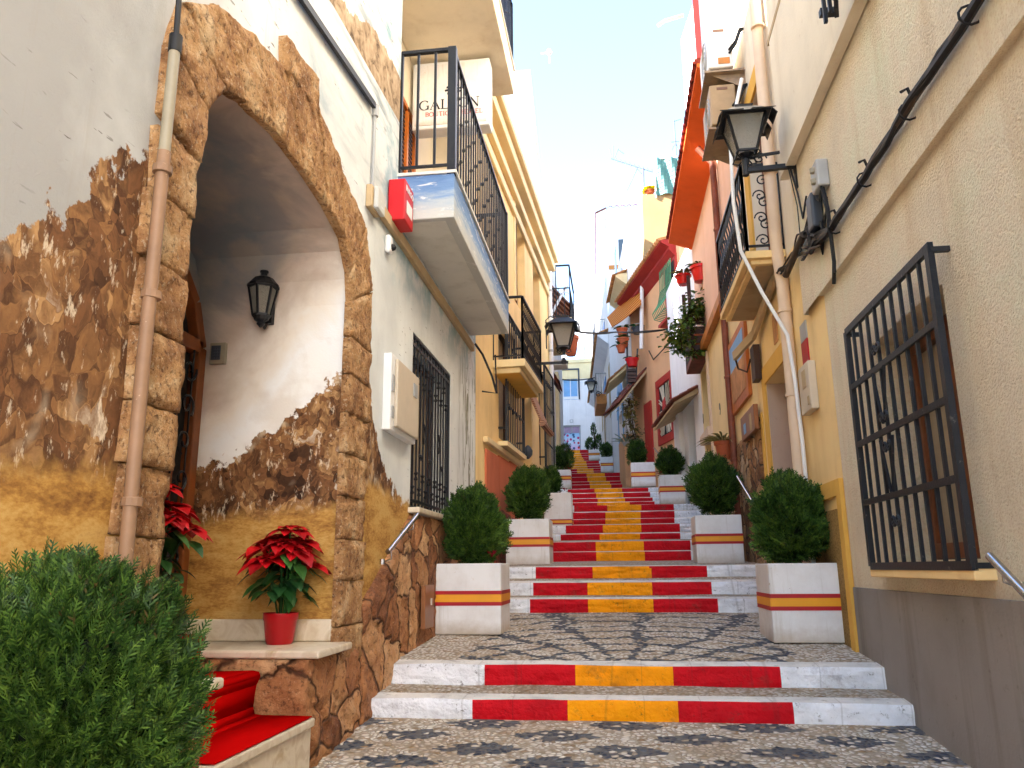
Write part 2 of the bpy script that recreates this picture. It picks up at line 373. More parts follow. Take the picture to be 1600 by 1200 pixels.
def pebble(name, pattern, light):
    t = NT(name); vs = 27
    v2 = t.map((1, 1, .15))
    w = t.noise(5, 2, .5, 0, v2, 1)
    vv = t.n('ShaderNodeVectorMath', operation='MULTIPLY_ADD'); t.l(w, vv.inputs[0]); vv.inputs[1].default_value = (.1, .1, 0); t.l(v2, vv.inputs[2])
    vo = t.vor(vs, 'F1', vv.outputs[0], .85); d = vo.outputs['Distance']; cell = t.xyz(vo.outputs['Color'])
    ed = t.vor(vs, 'DISTANCE_TO_EDGE', vv.outputs[0], .85).outputs['Distance']
    a, b, c_ = light
    c = t.ramp(cell[0], [(.0, a), (.45, b), (.8, c_), (1.0, S(150, 122, 92))])
    c = t.mix(t.math('MULTIPLY', t.step(t.noise(2.2, 5), .45, .65), .45), c, S(186, 150, 108))
    cp = vo.outputs['Position']
    if pattern:
        px_, py_, _ = t.xyz(cp)
        mk = t.math('MULTIPLY', pattern(t, px_, py_, cp), t.math('LESS_THAN', cell[2], .86))
        c = t.mix(mk, c, t.ramp(cell[1], [(0, S(62, 66, 76)), (.6, S(90, 94, 102)), (1, S(124, 126, 128))]))
    gap = t.math('MAXIMUM', t.step(ed, .15, .03), t.math('MULTIPLY', t.step(d, .40, .62), .9))
    c = t.mix(t.math('MULTIPLY', gap, .85), c, t.mix(mk, S(152, 136, 114), S(112, 106, 100)) if pattern else S(152, 136, 114))
    c = t.mix(t.math('MULTIPLY', t.step(t.noise(1.1, 6, .65), .55, .75), .35), c, S(104, 84, 64))
    h = t.step(d, .62, .1)
    nb = t.bump(h, 1.0, .018); nb = t.bump(t.noise(60, 3), .2, .004, nb)
    return t.done(c, t.ramp(cell[2], [(0, (.55,)*3), (1, (.85,)*3)]), nb, spec=0)
LT = (S(224, 214, 198), S(236, 228, 214), S(206, 190, 168))
def pat_lens(t, x, y, cp):
    wx = t.noise(1.5, 2, .5, 0, cp); ph = t.math('MULTIPLY', x, 2*PI/.92)
    rows = []
    for k, y0 in enumerate([5.74-.27*q for q in range(14)]):
        s = t.math('SINE', t.math('ADD', t.math('ADD', ph, k*PI*.96 + .8), t.math('MULTIPLY', wx, 1.2)))
        hgt = t.math('MULTIPLY', t.math('ADD', s, .38), .088)
        rows.append(t.math('LESS_THAN', t.math('ABSOLUTE', t.math('ADD', t.math('SUBTRACT', y, y0), t.math('MULTIPLY', t.math('SUBTRACT', wx, .5), .12))), hgt))
    r = rows[0]
    for q in rows[1:]: r = t.math('MAXIMUM', r, q)
    return r
def pat_star(t, x, y, cp):
    # dark rays and arcs spreading over the landing from a dark fan at its near edge
    dx = t.math('SUBTRACT', x, .1); dy = t.math('SUBTRACT', y, 6.2)
    w = t.math('MULTIPLY', t.math('SUBTRACT', t.noise(1.6, 3, .5, 0, cp), .5), 1.6)
    ang = t.math('ARCTAN2', dx, dy); rad = t.math('SQRT', t.math('ADD', t.math('MULTIPLY', dx, dx), t.math('MULTIPLY', dy, dy)))
    rays = t.math('GREATER_THAN', t.math('SINE', t.math('ADD', t.math('MULTIPLY', ang, 19.0), t.math('MULTIPLY', w, 3.5))), .78)
    arcs = t.math('GREATER_THAN', t.math('SINE', t.math('ADD', t.math('MULTIPLY', rad, 17), t.math('MULTIPLY', w, 4.5))), .78)
    fan = t.math('LESS_THAN', t.math('ADD', rad, t.math('MULTIPLY', w, .2)), .34)
    m_ = t.math('MAXIMUM', t.math('MAXIMUM', rays, arcs), fan)
    return t.math('MULTIPLY', m_, t.math('LESS_THAN', t.math('ABSOLUTE', dx), 1.35))
pebble('pebble_lens', pat_lens, LT); pebble('pebble_star', pat_star, LT)
pebble('pebble_plain', None, (S(196, 186, 170), S(212, 204, 190), S(170, 158, 140)))
def stonepaint(name, c, chip, k=.7):
    t = NT(name)
    n = t.noise(3.5, 6, .6); a = tuple(x*.8 for x in c[:3])+(1,)
    base = t.ramp(n, [(.32, a), (.5, c), (.72, tuple(min(1, x*1.12) for x in c[:3])+(1,))])
    base = t.mix(t.math('MULTIPLY', t.step(t.noise(16, 8, .76), .585, .65), k), base, chip)
    base = t.mix(t.math('MULTIPLY', t.step(t.noise(5, 6, .7, 0, t.map((1, 1, 1), (7, 3, 1))), .56, .72), .5), base, S(96, 66, 54))
    jt = t.vor(1.7, 'DISTANCE_TO_EDGE', t.map((1, .05, .05))).outputs['Distance']
    base = t.mix(t.math('MULTIPLY', t.step(jt, .010, .003), .28), base, chip)
    nb = t.bump(t.noise(30, 5, .6), .8, .02); nb = t.bump(t.noise(9, 3, .5, 1.0), .6, .03, nb)
    return t.done(base, .62, nb, spec=.18)
stonepaint('red_stone', S(200, 6, 24), S(120, 34, 34), .5); stonepaint('yellow_stone', S(255, 158, 0), S(150, 96, 36), .7); stonepaint('white_stone', S(240, 240, 242), S(128, 120, 112), .9)
stonepaint('nosing_stone', S(226, 220, 210), S(150, 132, 112), .6); M0 = MATS['nosing_stone'].node_tree.nodes['Principled BSDF'].inputs['Specular IOR Level']; M0.default_value = 0

# walls
plaster('cream_rough', S(255, 230, 188), .08, 1.0, 62, .45, S(205, 170, 115), .035, big=.15, pit_shade=.25)
plaster('cream_smooth', S(222, 204, 172), .08, .3, 50, .4, S(190, 165, 125))
plaster('plinth_grey', S(118, 110, 104), .14, .3, 40, .7, S(120, 110, 100))
plaster('ochre_yellow', S(246, 200, 124), .10, .3, 40, .35, S(190, 150, 100))
plaster('deep_ochre', S(216, 152, 52), .10, .25, 40, .25)
plaster('yellow_house', S(232, 196, 128), .08, .25, 45, .4, S(200, 160, 110))
plaster('pale_yellow', S(220, 192, 134), .06, .25, 45, .3, S(200, 170, 120))
plaster('golden_pebbledash', S(180, 130, 60), .25, 1.0, 60, .3, S(120, 80, 40), .05, pit_shade=.6)
plaster('pink_wall', S(222, 164, 128), .07, .25, 45, .25, S(210, 160, 130))
plaster('peach_wall', S(220, 156, 104), .07, .25, 45, .3, S(200, 150, 110))
plaster('white_wall', S(232, 228, 226), .05, .25, 40, .25, S(170, 160, 150))
plaster('white_dirty', S(220, 212, 202), .08, .3, 40, .5, S(160, 140, 115))
plaster('offwhite_slab', S(206, 202, 190), .10, .25, 40, .4, S(150, 140, 120))
plaster('terracotta_panel', S(176, 76, 46), .12, .25, 30, .3, S(120, 80, 70))
plaster('reveal_mauve', S(176, 146, 126), .08, .3, 50, .3)
plaster('orange_soffit', S(212, 66, 16), .1, .25, 30, .25)
plaster('terrace_tan', S(122, 92, 54), .1, .3); plaster('tan_wall', S(168, 138, 96), .1, .3, 40, .4, S(150, 120, 90))
plaster('brown_shadow_wall', S(120, 96, 78), .1, .3)
def painted_slab():
    t = NT('sea_painted_slab'); x, y, z = t.xyz()
    n = t.noise(3, 6, .65, .4, t.map((1.2, 1.0, 6)))
    g = t.math('ADD', t.step(z, 4.05, 4.5), t.math('MULTIPLY', t.math('SUBTRACT', n, .5), .9), clamp=True)
    c = t.ramp(g, [(.1, S(196, 196, 190)), (.35, S(170, 182, 192)), (.6, S(116, 146, 186)), (.9, S(92, 124, 170))])
    c = t.mix(t.math('MULTIPLY', t.step(t.noise(2, 7, .7, .8, t.map((2, 1.2, 9), (2, 2, 2))), .57, .63), .8), c, S(226, 226, 222))
    t.done(c, .8, t.bump(t.noise(60, 4), .3, .006))
painted_slab()
paint('black_iron', S(28, 29, 33), .45, .2, .25, 60, .3, .5)
paint('worn_iron', S(24, 27, 34), .5, .2, .4, 50, .2, .5, chip=S(96, 92, 88))
paint('wood_door', S(122, 66, 28), .5, .25, .2, 20); paint('wood_orange', S(190, 104, 36), .5, .15, .2, 25); paint('wood_dark', S(64, 38, 24), .6, .2, .2, 20)
paint('brown_pipe', S(148, 114, 86), .55, .16, .2, 30, chip=S(196, 160, 132)); paint('grey_pipe', S(150, 140, 118), .45, .15)
paint('copper_pipe', S(132, 72, 52), .5, .25, .2, 14, .2, .4, chip=S(88, 84, 84)); paint('cream_pipe', S(222, 194, 164), .55, .06)
paint('white_plastic', S(232, 231, 228), .4, .04); paint('beige_box', S(206, 190, 166), .5, .06); paint('grey_plastic', S(168, 168, 166), .5, .08); paint('dark_plastic', S(58, 64, 74), .45, .1)
paint('black_rubber', S(22, 21, 22), .6, .2); paint('cable_brown', S(70, 56, 44), .65, .3)
paint('steel', S(190, 190, 192), .22, .03, .02, 40, 1.0, .5)
paint('red_metal', S(200, 20, 30), .4, .06); paint('red_pot', S(168, 10, 22), .35, .08); paint('red_glaze', S(214, 24, 20), .3, .06)
paint('stripe_red', S(176, 14, 28), .5, .06); paint('stripe_yellow', S(236, 160, 26), .5, .06)
paint('soil', S(58, 44, 34), .95, .3, .6, 40); paint('terracotta', S(176, 88, 52), .75, .12, .2, 30); paint('blue_paint', S(40, 128, 204), .5, .08); paint('pale_blue', S(122, 172, 216), .5, .08)
paint('dark_void', S(34, 30, 28), .7, .3); paint('curtain', S(168, 152, 128), .9, .15, .3, 12); paint('lilac_panel', S(176, 150, 176), .6, .1)
paint('red_frame', S(172, 44, 34), .6, .08); paint('deep_red', S(150, 26, 14), .65, .1); paint('rust_band', S(190, 120, 50), .6, .2); paint('rusty_bracket', S(150, 128, 104), .6, .2, chip=S(150, 90, 40)); paint('aerial_grey', S(84, 84, 92), .5, .1); paint('ac_shaded', S(168, 140, 104), .6, .12); paint('ac_white', S(222, 216, 208), .5, .05)
paint('bronze', S(150, 96, 58), .4, .15, .1, 30, .3); paint('ink_black', S(20, 20, 22), .6); paint('ink_red', S(206, 50, 36), .6); paint('brown_box', S(124, 92, 76), .7, .08)
paint('tile_dark', S(122, 64, 46), .8, .3, .3, 20); paint('tile_ochre', S(196, 140, 88), .8, .28, .3, 18, chip=S(120, 84, 56)); paint('tile_red', S(140, 50, 36), .8, .3, .3, 18)
paint('green_mesh', S(88, 128, 120), .8, .1); paint('green_iron', S(70, 130, 84), .5, .15); paint('stick_pale', S(206, 192, 164), .7, .12)
paint('red_flower', S(150, 10, 34), .6, .2)
def grimy():
    t = NT('planter_white'); x, y, z = t.xyz(t.n('ShaderNodeTexCoord').outputs['Object'])
    c = t.ramp(t.noise(3, 6, .65), [(.3, S(222, 216, 210)), (.6, S(236, 233, 230))])
    low = t.math('MULTIPLY', t.step(t.math('ADD', z, t.math('MULTIPLY', t.noise(7, 6, .7), .22)), .26, .1), .75); c = t.mix(low, c, S(176, 156, 130))
    run = t.math('MULTIPLY', t.step(t.noise(1, 6, .7, 0, t.map((16, 16, 1.1))), .56, .72), .45); c = t.mix(run, c, S(186, 172, 152))
    c = t.mix(t.step(t.noise(8, 7, .75, 0, t.map((1, 1, 1.6))), .65, .67), c, S(196, 176, 146)); c = t.mix(t.step(t.noise(30, 5, .7), .69, .72), c, S(120, 108, 96))
    t.done(c, .65, t.bump(t.noise(30, 5, .6), .25, .006), spec=.25)
grimy()
def simple(name, fn):
    t = NT(name); fn(t)
def marble(t):
    c = t.ramp(t.noise(5, 6, .6, 1.2), [(.3, S(206, 188, 158)), (.5, S(222, 208, 184)), (.7, S(190, 166, 130))]); t.done(c, .35, t.bump(t.noise(20, 3), .05, .005), spec=.45)
simple('marble', marble)
def carpet(t):
    c = t.ramp(t.noise(2, 2), [(.3, S(184, 9, 9)), (.7, S(190, 11, 10))]); t.done(c, 1.0, spec=0)
simple('carpet', carpet)
def awn(t):
    x, y, z = t.xyz(t.n('ShaderNodeTexCoord').outputs['UV'])
    s = t.math('SINE', t.math('MULTIPLY', x, 60)); c = t.ramp(t.step(s, -1, 1), [(.3, S(216, 140, 44)), (.5, S(228, 168, 70)), (.56, S(150, 64, 26))], 'CONSTANT'); t.done(c, .85)
simple('awning_cloth', awn)
def blind(t):
    x, y, z = t.xyz(); s = t.math('SINE', t.math('MULTIPLY', z, 190)); t.done(t.ramp(t.step(s, -1, 1), [(.2, S(120, 72, 56)), (.7, S(196, 150, 116))]), .7, t.bump(s, .5, .01))
simple('roll_blind', blind)
def glass(t):
    t.done(S(196, 190, 176), .22, t.bump(t.noise(55, 3, .5, 1.2, t.map((1, 1, 1.5))), .9, .02), spec=.5); t.b.inputs['Transmission Weight'].default_value = .55; t.b.inputs['IOR'].default_value = 1.3
simple('lantern_glass', glass)
def wglass(t): t.done(S(70, 78, 84), .08, spec=.6)
simple('window_glass', wglass)
def poster(t):
    x, y, z = t.xyz(); v = t.vor(4.2, 'F1'); d = v.outputs['Distance']
    c = t.ramp(t.step(z, 8.6, 10.5), [(.25, S(226, 190, 226)), (.45, S(206, 222, 240)), (.75, S(168, 210, 240)), (.95, S(80, 160, 220))])
    spot = t.ramp(t.xyz(v.outputs['Color'])[0], [(.3, S(60, 96, 140)), (.55, S(200, 70, 120)), (.8, S(216, 50, 60))], 'CONSTANT')
    t.done(t.mix(t.step(d, .42, .3), c, spot), .6)
simple('flower_poster', poster)
def leaf(name, a, b, c, rough=.55, tr=.12, var=0, brown=None):
    t = NT(name); g = t.n('ShaderNodeNewGeometry'); r = g.outputs['Random Per Island']
    k = t.math('ADD', t.math('MULTIPLY', r, .6), t.math('MULTIPLY', t.noise(6, 3), .4))
    if var: k = t.math('ADD', k, t.math('MULTIPLY', t.math('SUBTRACT', t.noise(1.1, 2), .5), var*2))
    t.done(t.ramp(k, ([(.1, brown), (.14, a)] if brown else [])+[(.2, a), (.5, b), (.85, c)]), rough, spec=.3)
    t.b.inputs['Subsurface Weight'].default_value = 0
    if tr:
        tl = t.n('ShaderNodeBsdfTranslucent'); t.l(t.b.inputs['Base Color'].links[0].from_socket, tl.inputs['Color'])
        mx = t.n('ShaderNodeMixShader'); mx.inputs[0].default_value = tr
        out = t.t.nodes['Material Output']; t.l(t.b.outputs[0], mx.inputs[1]); t.l(tl.outputs[0], mx.inputs[2]); t.l(mx.outputs[0], out.inputs[0])
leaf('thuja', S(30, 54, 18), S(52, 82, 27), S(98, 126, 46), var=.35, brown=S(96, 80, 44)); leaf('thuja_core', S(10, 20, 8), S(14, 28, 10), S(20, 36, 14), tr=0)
leaf('bract', S(140, 4, 12), S(186, 8, 20), S(216, 18, 28), .5); leaf('leaf_green', S(26, 58, 30), S(40, 84, 38), S(70, 118, 50), .45)
leaf('vine_leaf', S(48, 70, 26), S(82, 112, 44), S(132, 140, 60), .5); leaf('dry_leaf', S(90, 84, 44), S(128, 120, 66), S(150, 140, 90)); leaf('yellow_bloom', S(200, 180, 20), S(226, 206, 30), S(150, 160, 40)); leaf('agave', S(120, 136, 120), S(150, 166, 150), S(176, 190, 176))
M = MATS
# ---------------------------------------------------------------- ground, steps and landings
ROWS = [  # foot y, top y (survey pixels), distance, edges of the painted bands
 (1127, 1095, 5.80, (575, 738, 887, 1060, 1240, 1420)), (1072, 1040, 6.32, (605, 757, 899, 1052, 1220, 1378)),
 (957, 936, 9.60, (770, 828, 919, 1021, 1122, 1180)), (930, 910, 10.02, (770, 833, 918, 1019, 1112, 1180)), (903, 885, 10.46, (770, 837, 926, 1018, 1105, 1182)),
 (876.7, 862, 12.9, (790, 863, 931.7, 1007.5, 1080, 1140)), (861, 846, 13.3, (790, 863, 930.8, 1006, 1079, 1140)),
 (843.5, 834, 15.5, (862, 876, 937, 1000, 1063, 1082)), (832.5, 819.8, 15.95, (862, 884, 942, 1002, 1062.5, 1082)),
 (818.8, 811, 17.5, (850, 892, 946, 1001, 1054, 1080)), (810.5, 800, 17.9, (850, 893, 946, 1001, 1054, 1078)), (798.7, 789, 18.35, (850, 897, 949, 1002, 1053, 1078)),
 (792, 784.7, 20.3, (850, 888, 933.3, 984, 1023, 1040)), (784, 778.5, 20.75, (850, 890, 934, 976.5, 1020, 1040)), (777.5, 770.2, 21.2, (850, 889, 931.5, 974, 1016, 1035)), (769.2, 763, 21.65, (850, 887, 929, 972, 1013, 1032)),
 (762.5, 756.6, 27.3, (880, 893, 922, 955, 984, 998)), (756, 752, 27.8, (880, 892, 921, 953, 983, 997)), (751.3, 744.6, 31.2, (875, 890, 918, 947, 974, 988)), (744.2, 738.6, 31.7, (875, 888, 916.6, 945, 973, 988)),
 (738.2, 735.4, 35.5, (865, 877, 902, 928, 952, 966)), (735, 731.4, 36.0, (865, 877, 901.5, 927, 951, 966)), (731, 728, 42.3, (862, 870, 893, 918, 939, 950)), (727.6, 724, 42.8, (860, 868, 892, 917, 937.5, 950)), (723.6, 719.2, 43.3, (860, 868, 891, 916, 936, 948)),
 (718.8, 716, 47.4, (860, 868, 890, 912.5, 930.6, 944)), (715.8, 713.7, 49.2, (860, 870, 889, 911, 925, 940)), (713.5, 710.3, 49.8, (860, 870, 888, 909, 925, 940)), (710, 707, 50.4, (860, 870, 887, 908, 925, 940)), (706.6, 701.5, 51.0, (860, 870, 886, 906, 924, 940))]
PROF = []
for f, tp, Y, xs in ROWS: PROF.append((Y, aty(960, f, Y).z, aty(960, tp, Y).z))
def gz(Y):
    if Y <= PROF[0][0]: return PROF[0][1] - .08*(PROF[0][0]-max(Y, -7))
    for i in range(len(PROF)):
        y0, _, zt = PROF[i]
        y1, zf = (PROF[i+1][0], PROF[i+1][1]) if i+1 < len(PROF) else (90, zt+.4)
        if y0 <= Y <= y1: return zt + (zf-zt)*(Y-y0)/(y1-y0)
    return PROF[-1][2]
def xr(Y): return 2.4 if Y < 15 else (2.4-(Y-15)*.14 if Y < 22 else max(-.4, 1.42-.075*(Y-22)))
def xl(Y): return -2.3 if Y < 33 else -2.3-.16*(Y-33)
b = MB(); b.poly([(-60, -80, -1.3), (60, -80, -1.3), (60, 5.86, -1.3), (-60, 5.86, -1.3)]); b.build('ground', M['pebble_plain'], kind='structure')
b = MB()
ys = [-18, -9, -4, 0, 2, 3, 4, 5, 5.8]
for i in range(len(ys)-1):
    b.quad((-2.4, ys[i], gz(ys[i])), (2.5, ys[i], gz(ys[i])), (2.5, ys[i+1], gz(ys[i+1])), (-2.4, ys[i+1], gz(ys[i+1])))
b.build('paving', M['pebble_lens'], kind='structure', fixn=False)
BAND = [M['white_stone'], M['red_stone'], M['yellow_stone'], M['nosing_stone']]
for i, (f, tp, Y, xs) in enumerate(ROWS):
    z0, z1 = PROF[i][1], PROF[i][2]
    X = [aty(x, (f+tp)/2, Y).x for x in xs]; X[0] = min(X[0], xl(Y)) if i > 1 else X[0]-.06; X[5] = max(X[5], xr(Y)) if i > 1 else X[5]+.06
    b = MB(); near = i < 5; mid = i < 16
    nx = 150 if near else (70 if mid else 24); nz = 6 if near else (4 if mid else 1); amp = .008 if mid else .003
    y1, zf = (ROWS[i+1][2], PROF[i+1][1]) if i+1 < len(ROWS) else (58, z1+.3)
    bnd = []
    for k in range(5):
        n_ = max(2, int(nx*(X[k+1]-X[k])/4)); bnd += [(X[k]+(X[k+1]-X[k])*q/n_, (0, 1, 2, 1, 0)[k]) for q in range(n_)]
    bnd.append((X[5], 0)); wdt = .16; G = []
    for (x, mm) in bnd:
        colm = []
        for q in range(nz+1):
            a = q/nz; n1 = noise.fractal(Vector((x*5, Y*3, a*z1*8)), 1, 2, 3)
            rnd = .012*max(0, a-.75)/.25 if nz > 1 else 0
            colm.append(Vector((x, Y + n1*amp*1.6 + rnd, z0-.02+(z1-z0+.02)*a + (noise.noise(Vector((x*2.5, Y, 0)))*amp if q == nz else 0))))
        colm.append(Vector((x, Y+wdt+.02, z1+(zf-z1)*(wdt+.02)/(y1-Y)+.003))); colm.append(Vector((x, Y+wdt+.03, z1-.06))); G.append(colm)
    for j in range(len(G)-1):
        for q in range(nz+2):
            xm = (bnd[j][0]+bnd[j+1][0])/2+.02*noise.noise(Vector((q*1.7+i*3, bnd[j][0]*3, 2))) if mid else bnd[j][0]+.001
            mm = (0, 1, 2, 1, 0)[min(4, sum(xm > e_ for e_ in X[1:5]))]
            b.quad(G[j][q], G[j+1][q], G[j+1][q+1], G[j][q+1], 3 if q >= nz else mm)
    o = b.build('stone_step', BAND, kind='structure', fixn=False, smooth='auto')
    y1, zf = (ROWS[i+1][2], PROF[i+1][1]) if i+1 < len(ROWS) else (58, z1+.3)
    b = MB(); ny = max(2, min(40, int((y1-Y)/.08))); nxg = 50 if near else 10
    for j in range(ny):
        ya, yb = Y+wdt-.01+(y1+.02-Y-wdt+.01)*j/ny, Y+wdt-.01+(y1+.02-Y-wdt+.01)*(j+1)/ny
        za, zb = z1+(zf-z1)*(ya-Y)/(y1-Y), z1+(zf-z1)*(yb-Y)/(y1-Y)
        la, lb = (xl(ya), xl(yb)); ra, rb = xr(ya), xr(yb)
        if i >= len(ROWS)-1: la = lb = -9; ra = rb = 2
        for k in range(nxg):
            fa, fb = k/nxg, (k+1)/nxg
            P = [Vector((la+(ra-la)*fa, ya, za)), Vector((la+(ra-la)*fb, ya, za)), Vector((lb+(rb-lb)*fb, yb, zb)), Vector((lb+(rb-lb)*fa, yb, zb))]
            for p in P: p.z += noise.noise(Vector((p.x*1.3, p.y*1.3, 3)))*.012*min(1, (p.y-Y-.15)*3)*(1 if near else .3)
            b.quad(*P)
    b.build('landing_paving', M['pebble_star'] if i == 1 else M['pebble_plain'], kind='structure', fixn=False, smooth=True)
# ---------------------------------------------------------------- shared builders
FT = bpy.data.curves.new('f', 'FONT')
def text_mesh(mb, txt, o, u, v, size, m=0):
    c = bpy.data.curves.new('t', 'FONT'); c.body = txt; c.size = size; c.align_x = 'CENTER'; c.align_y = 'CENTER'; c.extrude = .002
    ob = bpy.data.objects.new('t', c); col.objects.link(ob); bpy.context.view_layer.update()
    me = bpy.data.meshes.new_from_object(ob.evaluated_get(bpy.context.evaluated_depsgraph_get()))
    o, u, v = Vector(o), Vector(u), Vector(v); w = u.cross(v)
    mb.add([o+u*p.co.x+v*p.co.y+w*p.co.z for p in me.vertices], [tuple(f.vertices) for f in me.polygons], m)
    bpy.data.objects.remove(ob); bpy.data.curves.remove(c); bpy.data.meshes.remove(me)
bpy.data.curves.remove(FT)
LET = {  # serif capitals: straight strokes (x0,y0,x1,y1,w) and arcs (cx,cy,rx,ry,a0,a1,wmin,wmax)
 'G': ([(.86, .02, .86, .42, .13), (.68, .42, .98, .42, .05)], [(.5, .5, .46, .5, 40, 320, .05, .15)], 1.0),
 'A': ([(.06, 0, .46, 1, .05), (.46, 1, .9, 0, .15), (.2, .36, .74, .36, .05), (-.04, 0, .2, 0, .05), (.76, 0, 1.04, 0, .05)], [], .98),
 'L': ([(.2, 0, .2, 1, .15), (.04, 1, .36, 1, .05), (.04, 0, .74, 0, .06), (.74, 0, .76, .24, .06)], [], .78),
 'E': ([(.2, 0, .2, 1, .15), (.04, 1, .72, 1, .06), (.2, .52, .58, .52, .05), (.04, 0, .76, 0, .06), (.72, 1, .72, .8, .05), (.76, 0, .77, .22, .05)], [], .82),
 'O': ([], [(.5, .5, .46, .5, 0, 360, .05, .15)], 1.04),
 'N': ([(.14, 0, .14, 1, .05), (.14, 1, .84, 0, .15), (.84, 0, .84, 1, .05), (0, 0, .28, 0, .05), (0, 1, .2, 1, .05), (.7, 1, .98, 1, .05)], [], 1.02),
 'B': ([(.2, 0, .2, 1, .15), (.06, 1, .45, 1, .05), (.06, 0, .45, 0, .05), (.2, .52, .45, .52, .05)], [(.45, .76, .26, .24, -90, 90, .05, .13), (.45, .26, .3, .26, -90, 90, .05, .13)], .84),
 'U': ([(.18, .3, .18, 1, .14), (.8, .3, .8, 1, .06), (.04, 1, .34, 1, .05), (.68, 1, .92, 1, .05)], [(.49, .3, .31, .3, 180, 360, .06, .1)], .98),
 'T': ([(.42, 0, .42, 1, .15), (.06, 1, .78, 1, .06), (.06, 1, .06, .78, .05), (.78, 1, .78, .78, .05), (.26, 0, .58, 0, .05)], [], .84),
 'I': ([(.2, 0, .2, 1, .15), (.06, 0, .34, 0, .05), (.06, 1, .34, 1, .05)], [], .42),
 'Q': ([(.55, .12, .95, -.2, .1)], [(.5, .5, .46, .5, 0, 360, .05, .15)], 1.04),
 'H': ([(.2, 0, .2, 1, .14), (.8, 0, .8, 1, .14), (.2, .52, .8, .52, .05), (.06, 0, .34, 0, .05), (.06, 1, .34, 1, .05), (.66, 0, .94, 0, .05), (.66, 1, .94, 1, .05)], [], 1.02), ' ': ([], [], .45)}
def serif(mb, txt, o, u, v, h, m=0, thick=.004):
    o, u, v = Vector(o), Vector(u), Vector(v); w = u.cross(v)*thick; x = 0
    def stroke(p, q, wd):
        d = (q-p)
        if d.length < 1e-6: return
        nn = d.cross(w).normalized()*wd/2; mb.prism([p-nn, q-nn, q+nn, p+nn], w, m)
    for chh in txt:
        ss, aa, adv = LET[chh]; P = lambda a, b_: o + u*((x+a)*h) + v*(b_*h)
        for a, b_, c, d, wd in ss: stroke(P(a, b_), P(c, d), wd*h)
        for cx_, cy_, rx, ry, a0, a1, w0, w1 in aa:
            N = 22
            for i in range(N):
                t0, t1 = math.radians(a0+(a1-a0)*i/N), math.radians(a0+(a1-a0)*(i+1)/N); k = abs(math.cos((t0+t1)/2))
                stroke(P(cx_+rx*math.cos(t0), cy_+ry*math.sin(t0)), P(cx_+rx*math.cos(t1), cy_+ry*math.sin(t1)), (w0+(w1-w0)*k)*h)
        x += adv+.06
    return x*h
def rail_run(mb, p, q, z0, z1, nb, r=.008, twist=False, post=.03, zt=None):
    p, q = Vector(p), Vector(q); d = q-p; Z = Vector((0, 0, 1)); zt = z1 if zt is None else zt
    mb.bar(p+Z*z1, q+Z*zt, .045, .03); mb.bar(p+Z*(z0+.06), q+Z*(z0+.06), .03, .02)
    for i in range(1, nb):
        a = p+d*(i/nb); t = z1+(zt-z1)*i/nb
        if twist:
            pts = [a+Z*(z0+.06+(t-z0-.06)*k/10) + Vector((.012*math.cos(k*1.9), .012*math.sin(k*1.9), 0)) for k in range(11)]; mb.tube(pts, r*1.3, 5)
        else: mb.bar(a+Z*(z0+.06), a+Z*t, r*2)
    for a, t in ((p, z1), (q, zt)): mb.bar(a+Z*z0, a+Z*(t+.01), post)
def knots(mb, p, q, zs, nb, r=.02):
    p, q = Vector(p), Vector(q)
    for i in range(1, nb):
        a = p+(q-p)*(i/nb)
        for z in zs[i % len(zs)]: mb.lathe(a+Vector((0, 0, z)), [(.004, -r*2.2), (r*.8, -r), (r, 0), (r*.8, r), (.004, r*2.2)], 6)
def grille(mb, w, t0, t1, z0, z1, d, nb, r=.016, frame=.04, rows=()):
    for t in (t0, t1): mb.bar(w.P(t, z0, d), w.P(t, z1, d), frame)
    for z in (z0, z1): mb.bar(w.P(t0, z, d), w.P(t1, z, d), frame, .02)
    for z in rows: mb.bar(w.P(t0, z, d+.005), w.P(t1, z, d+.005), .012, .03)
    for i in range(1, nb): t = t0+(t1-t0)*i/nb; mb.bar(w.P(t, z0, d), w.P(t, z1, d), r)
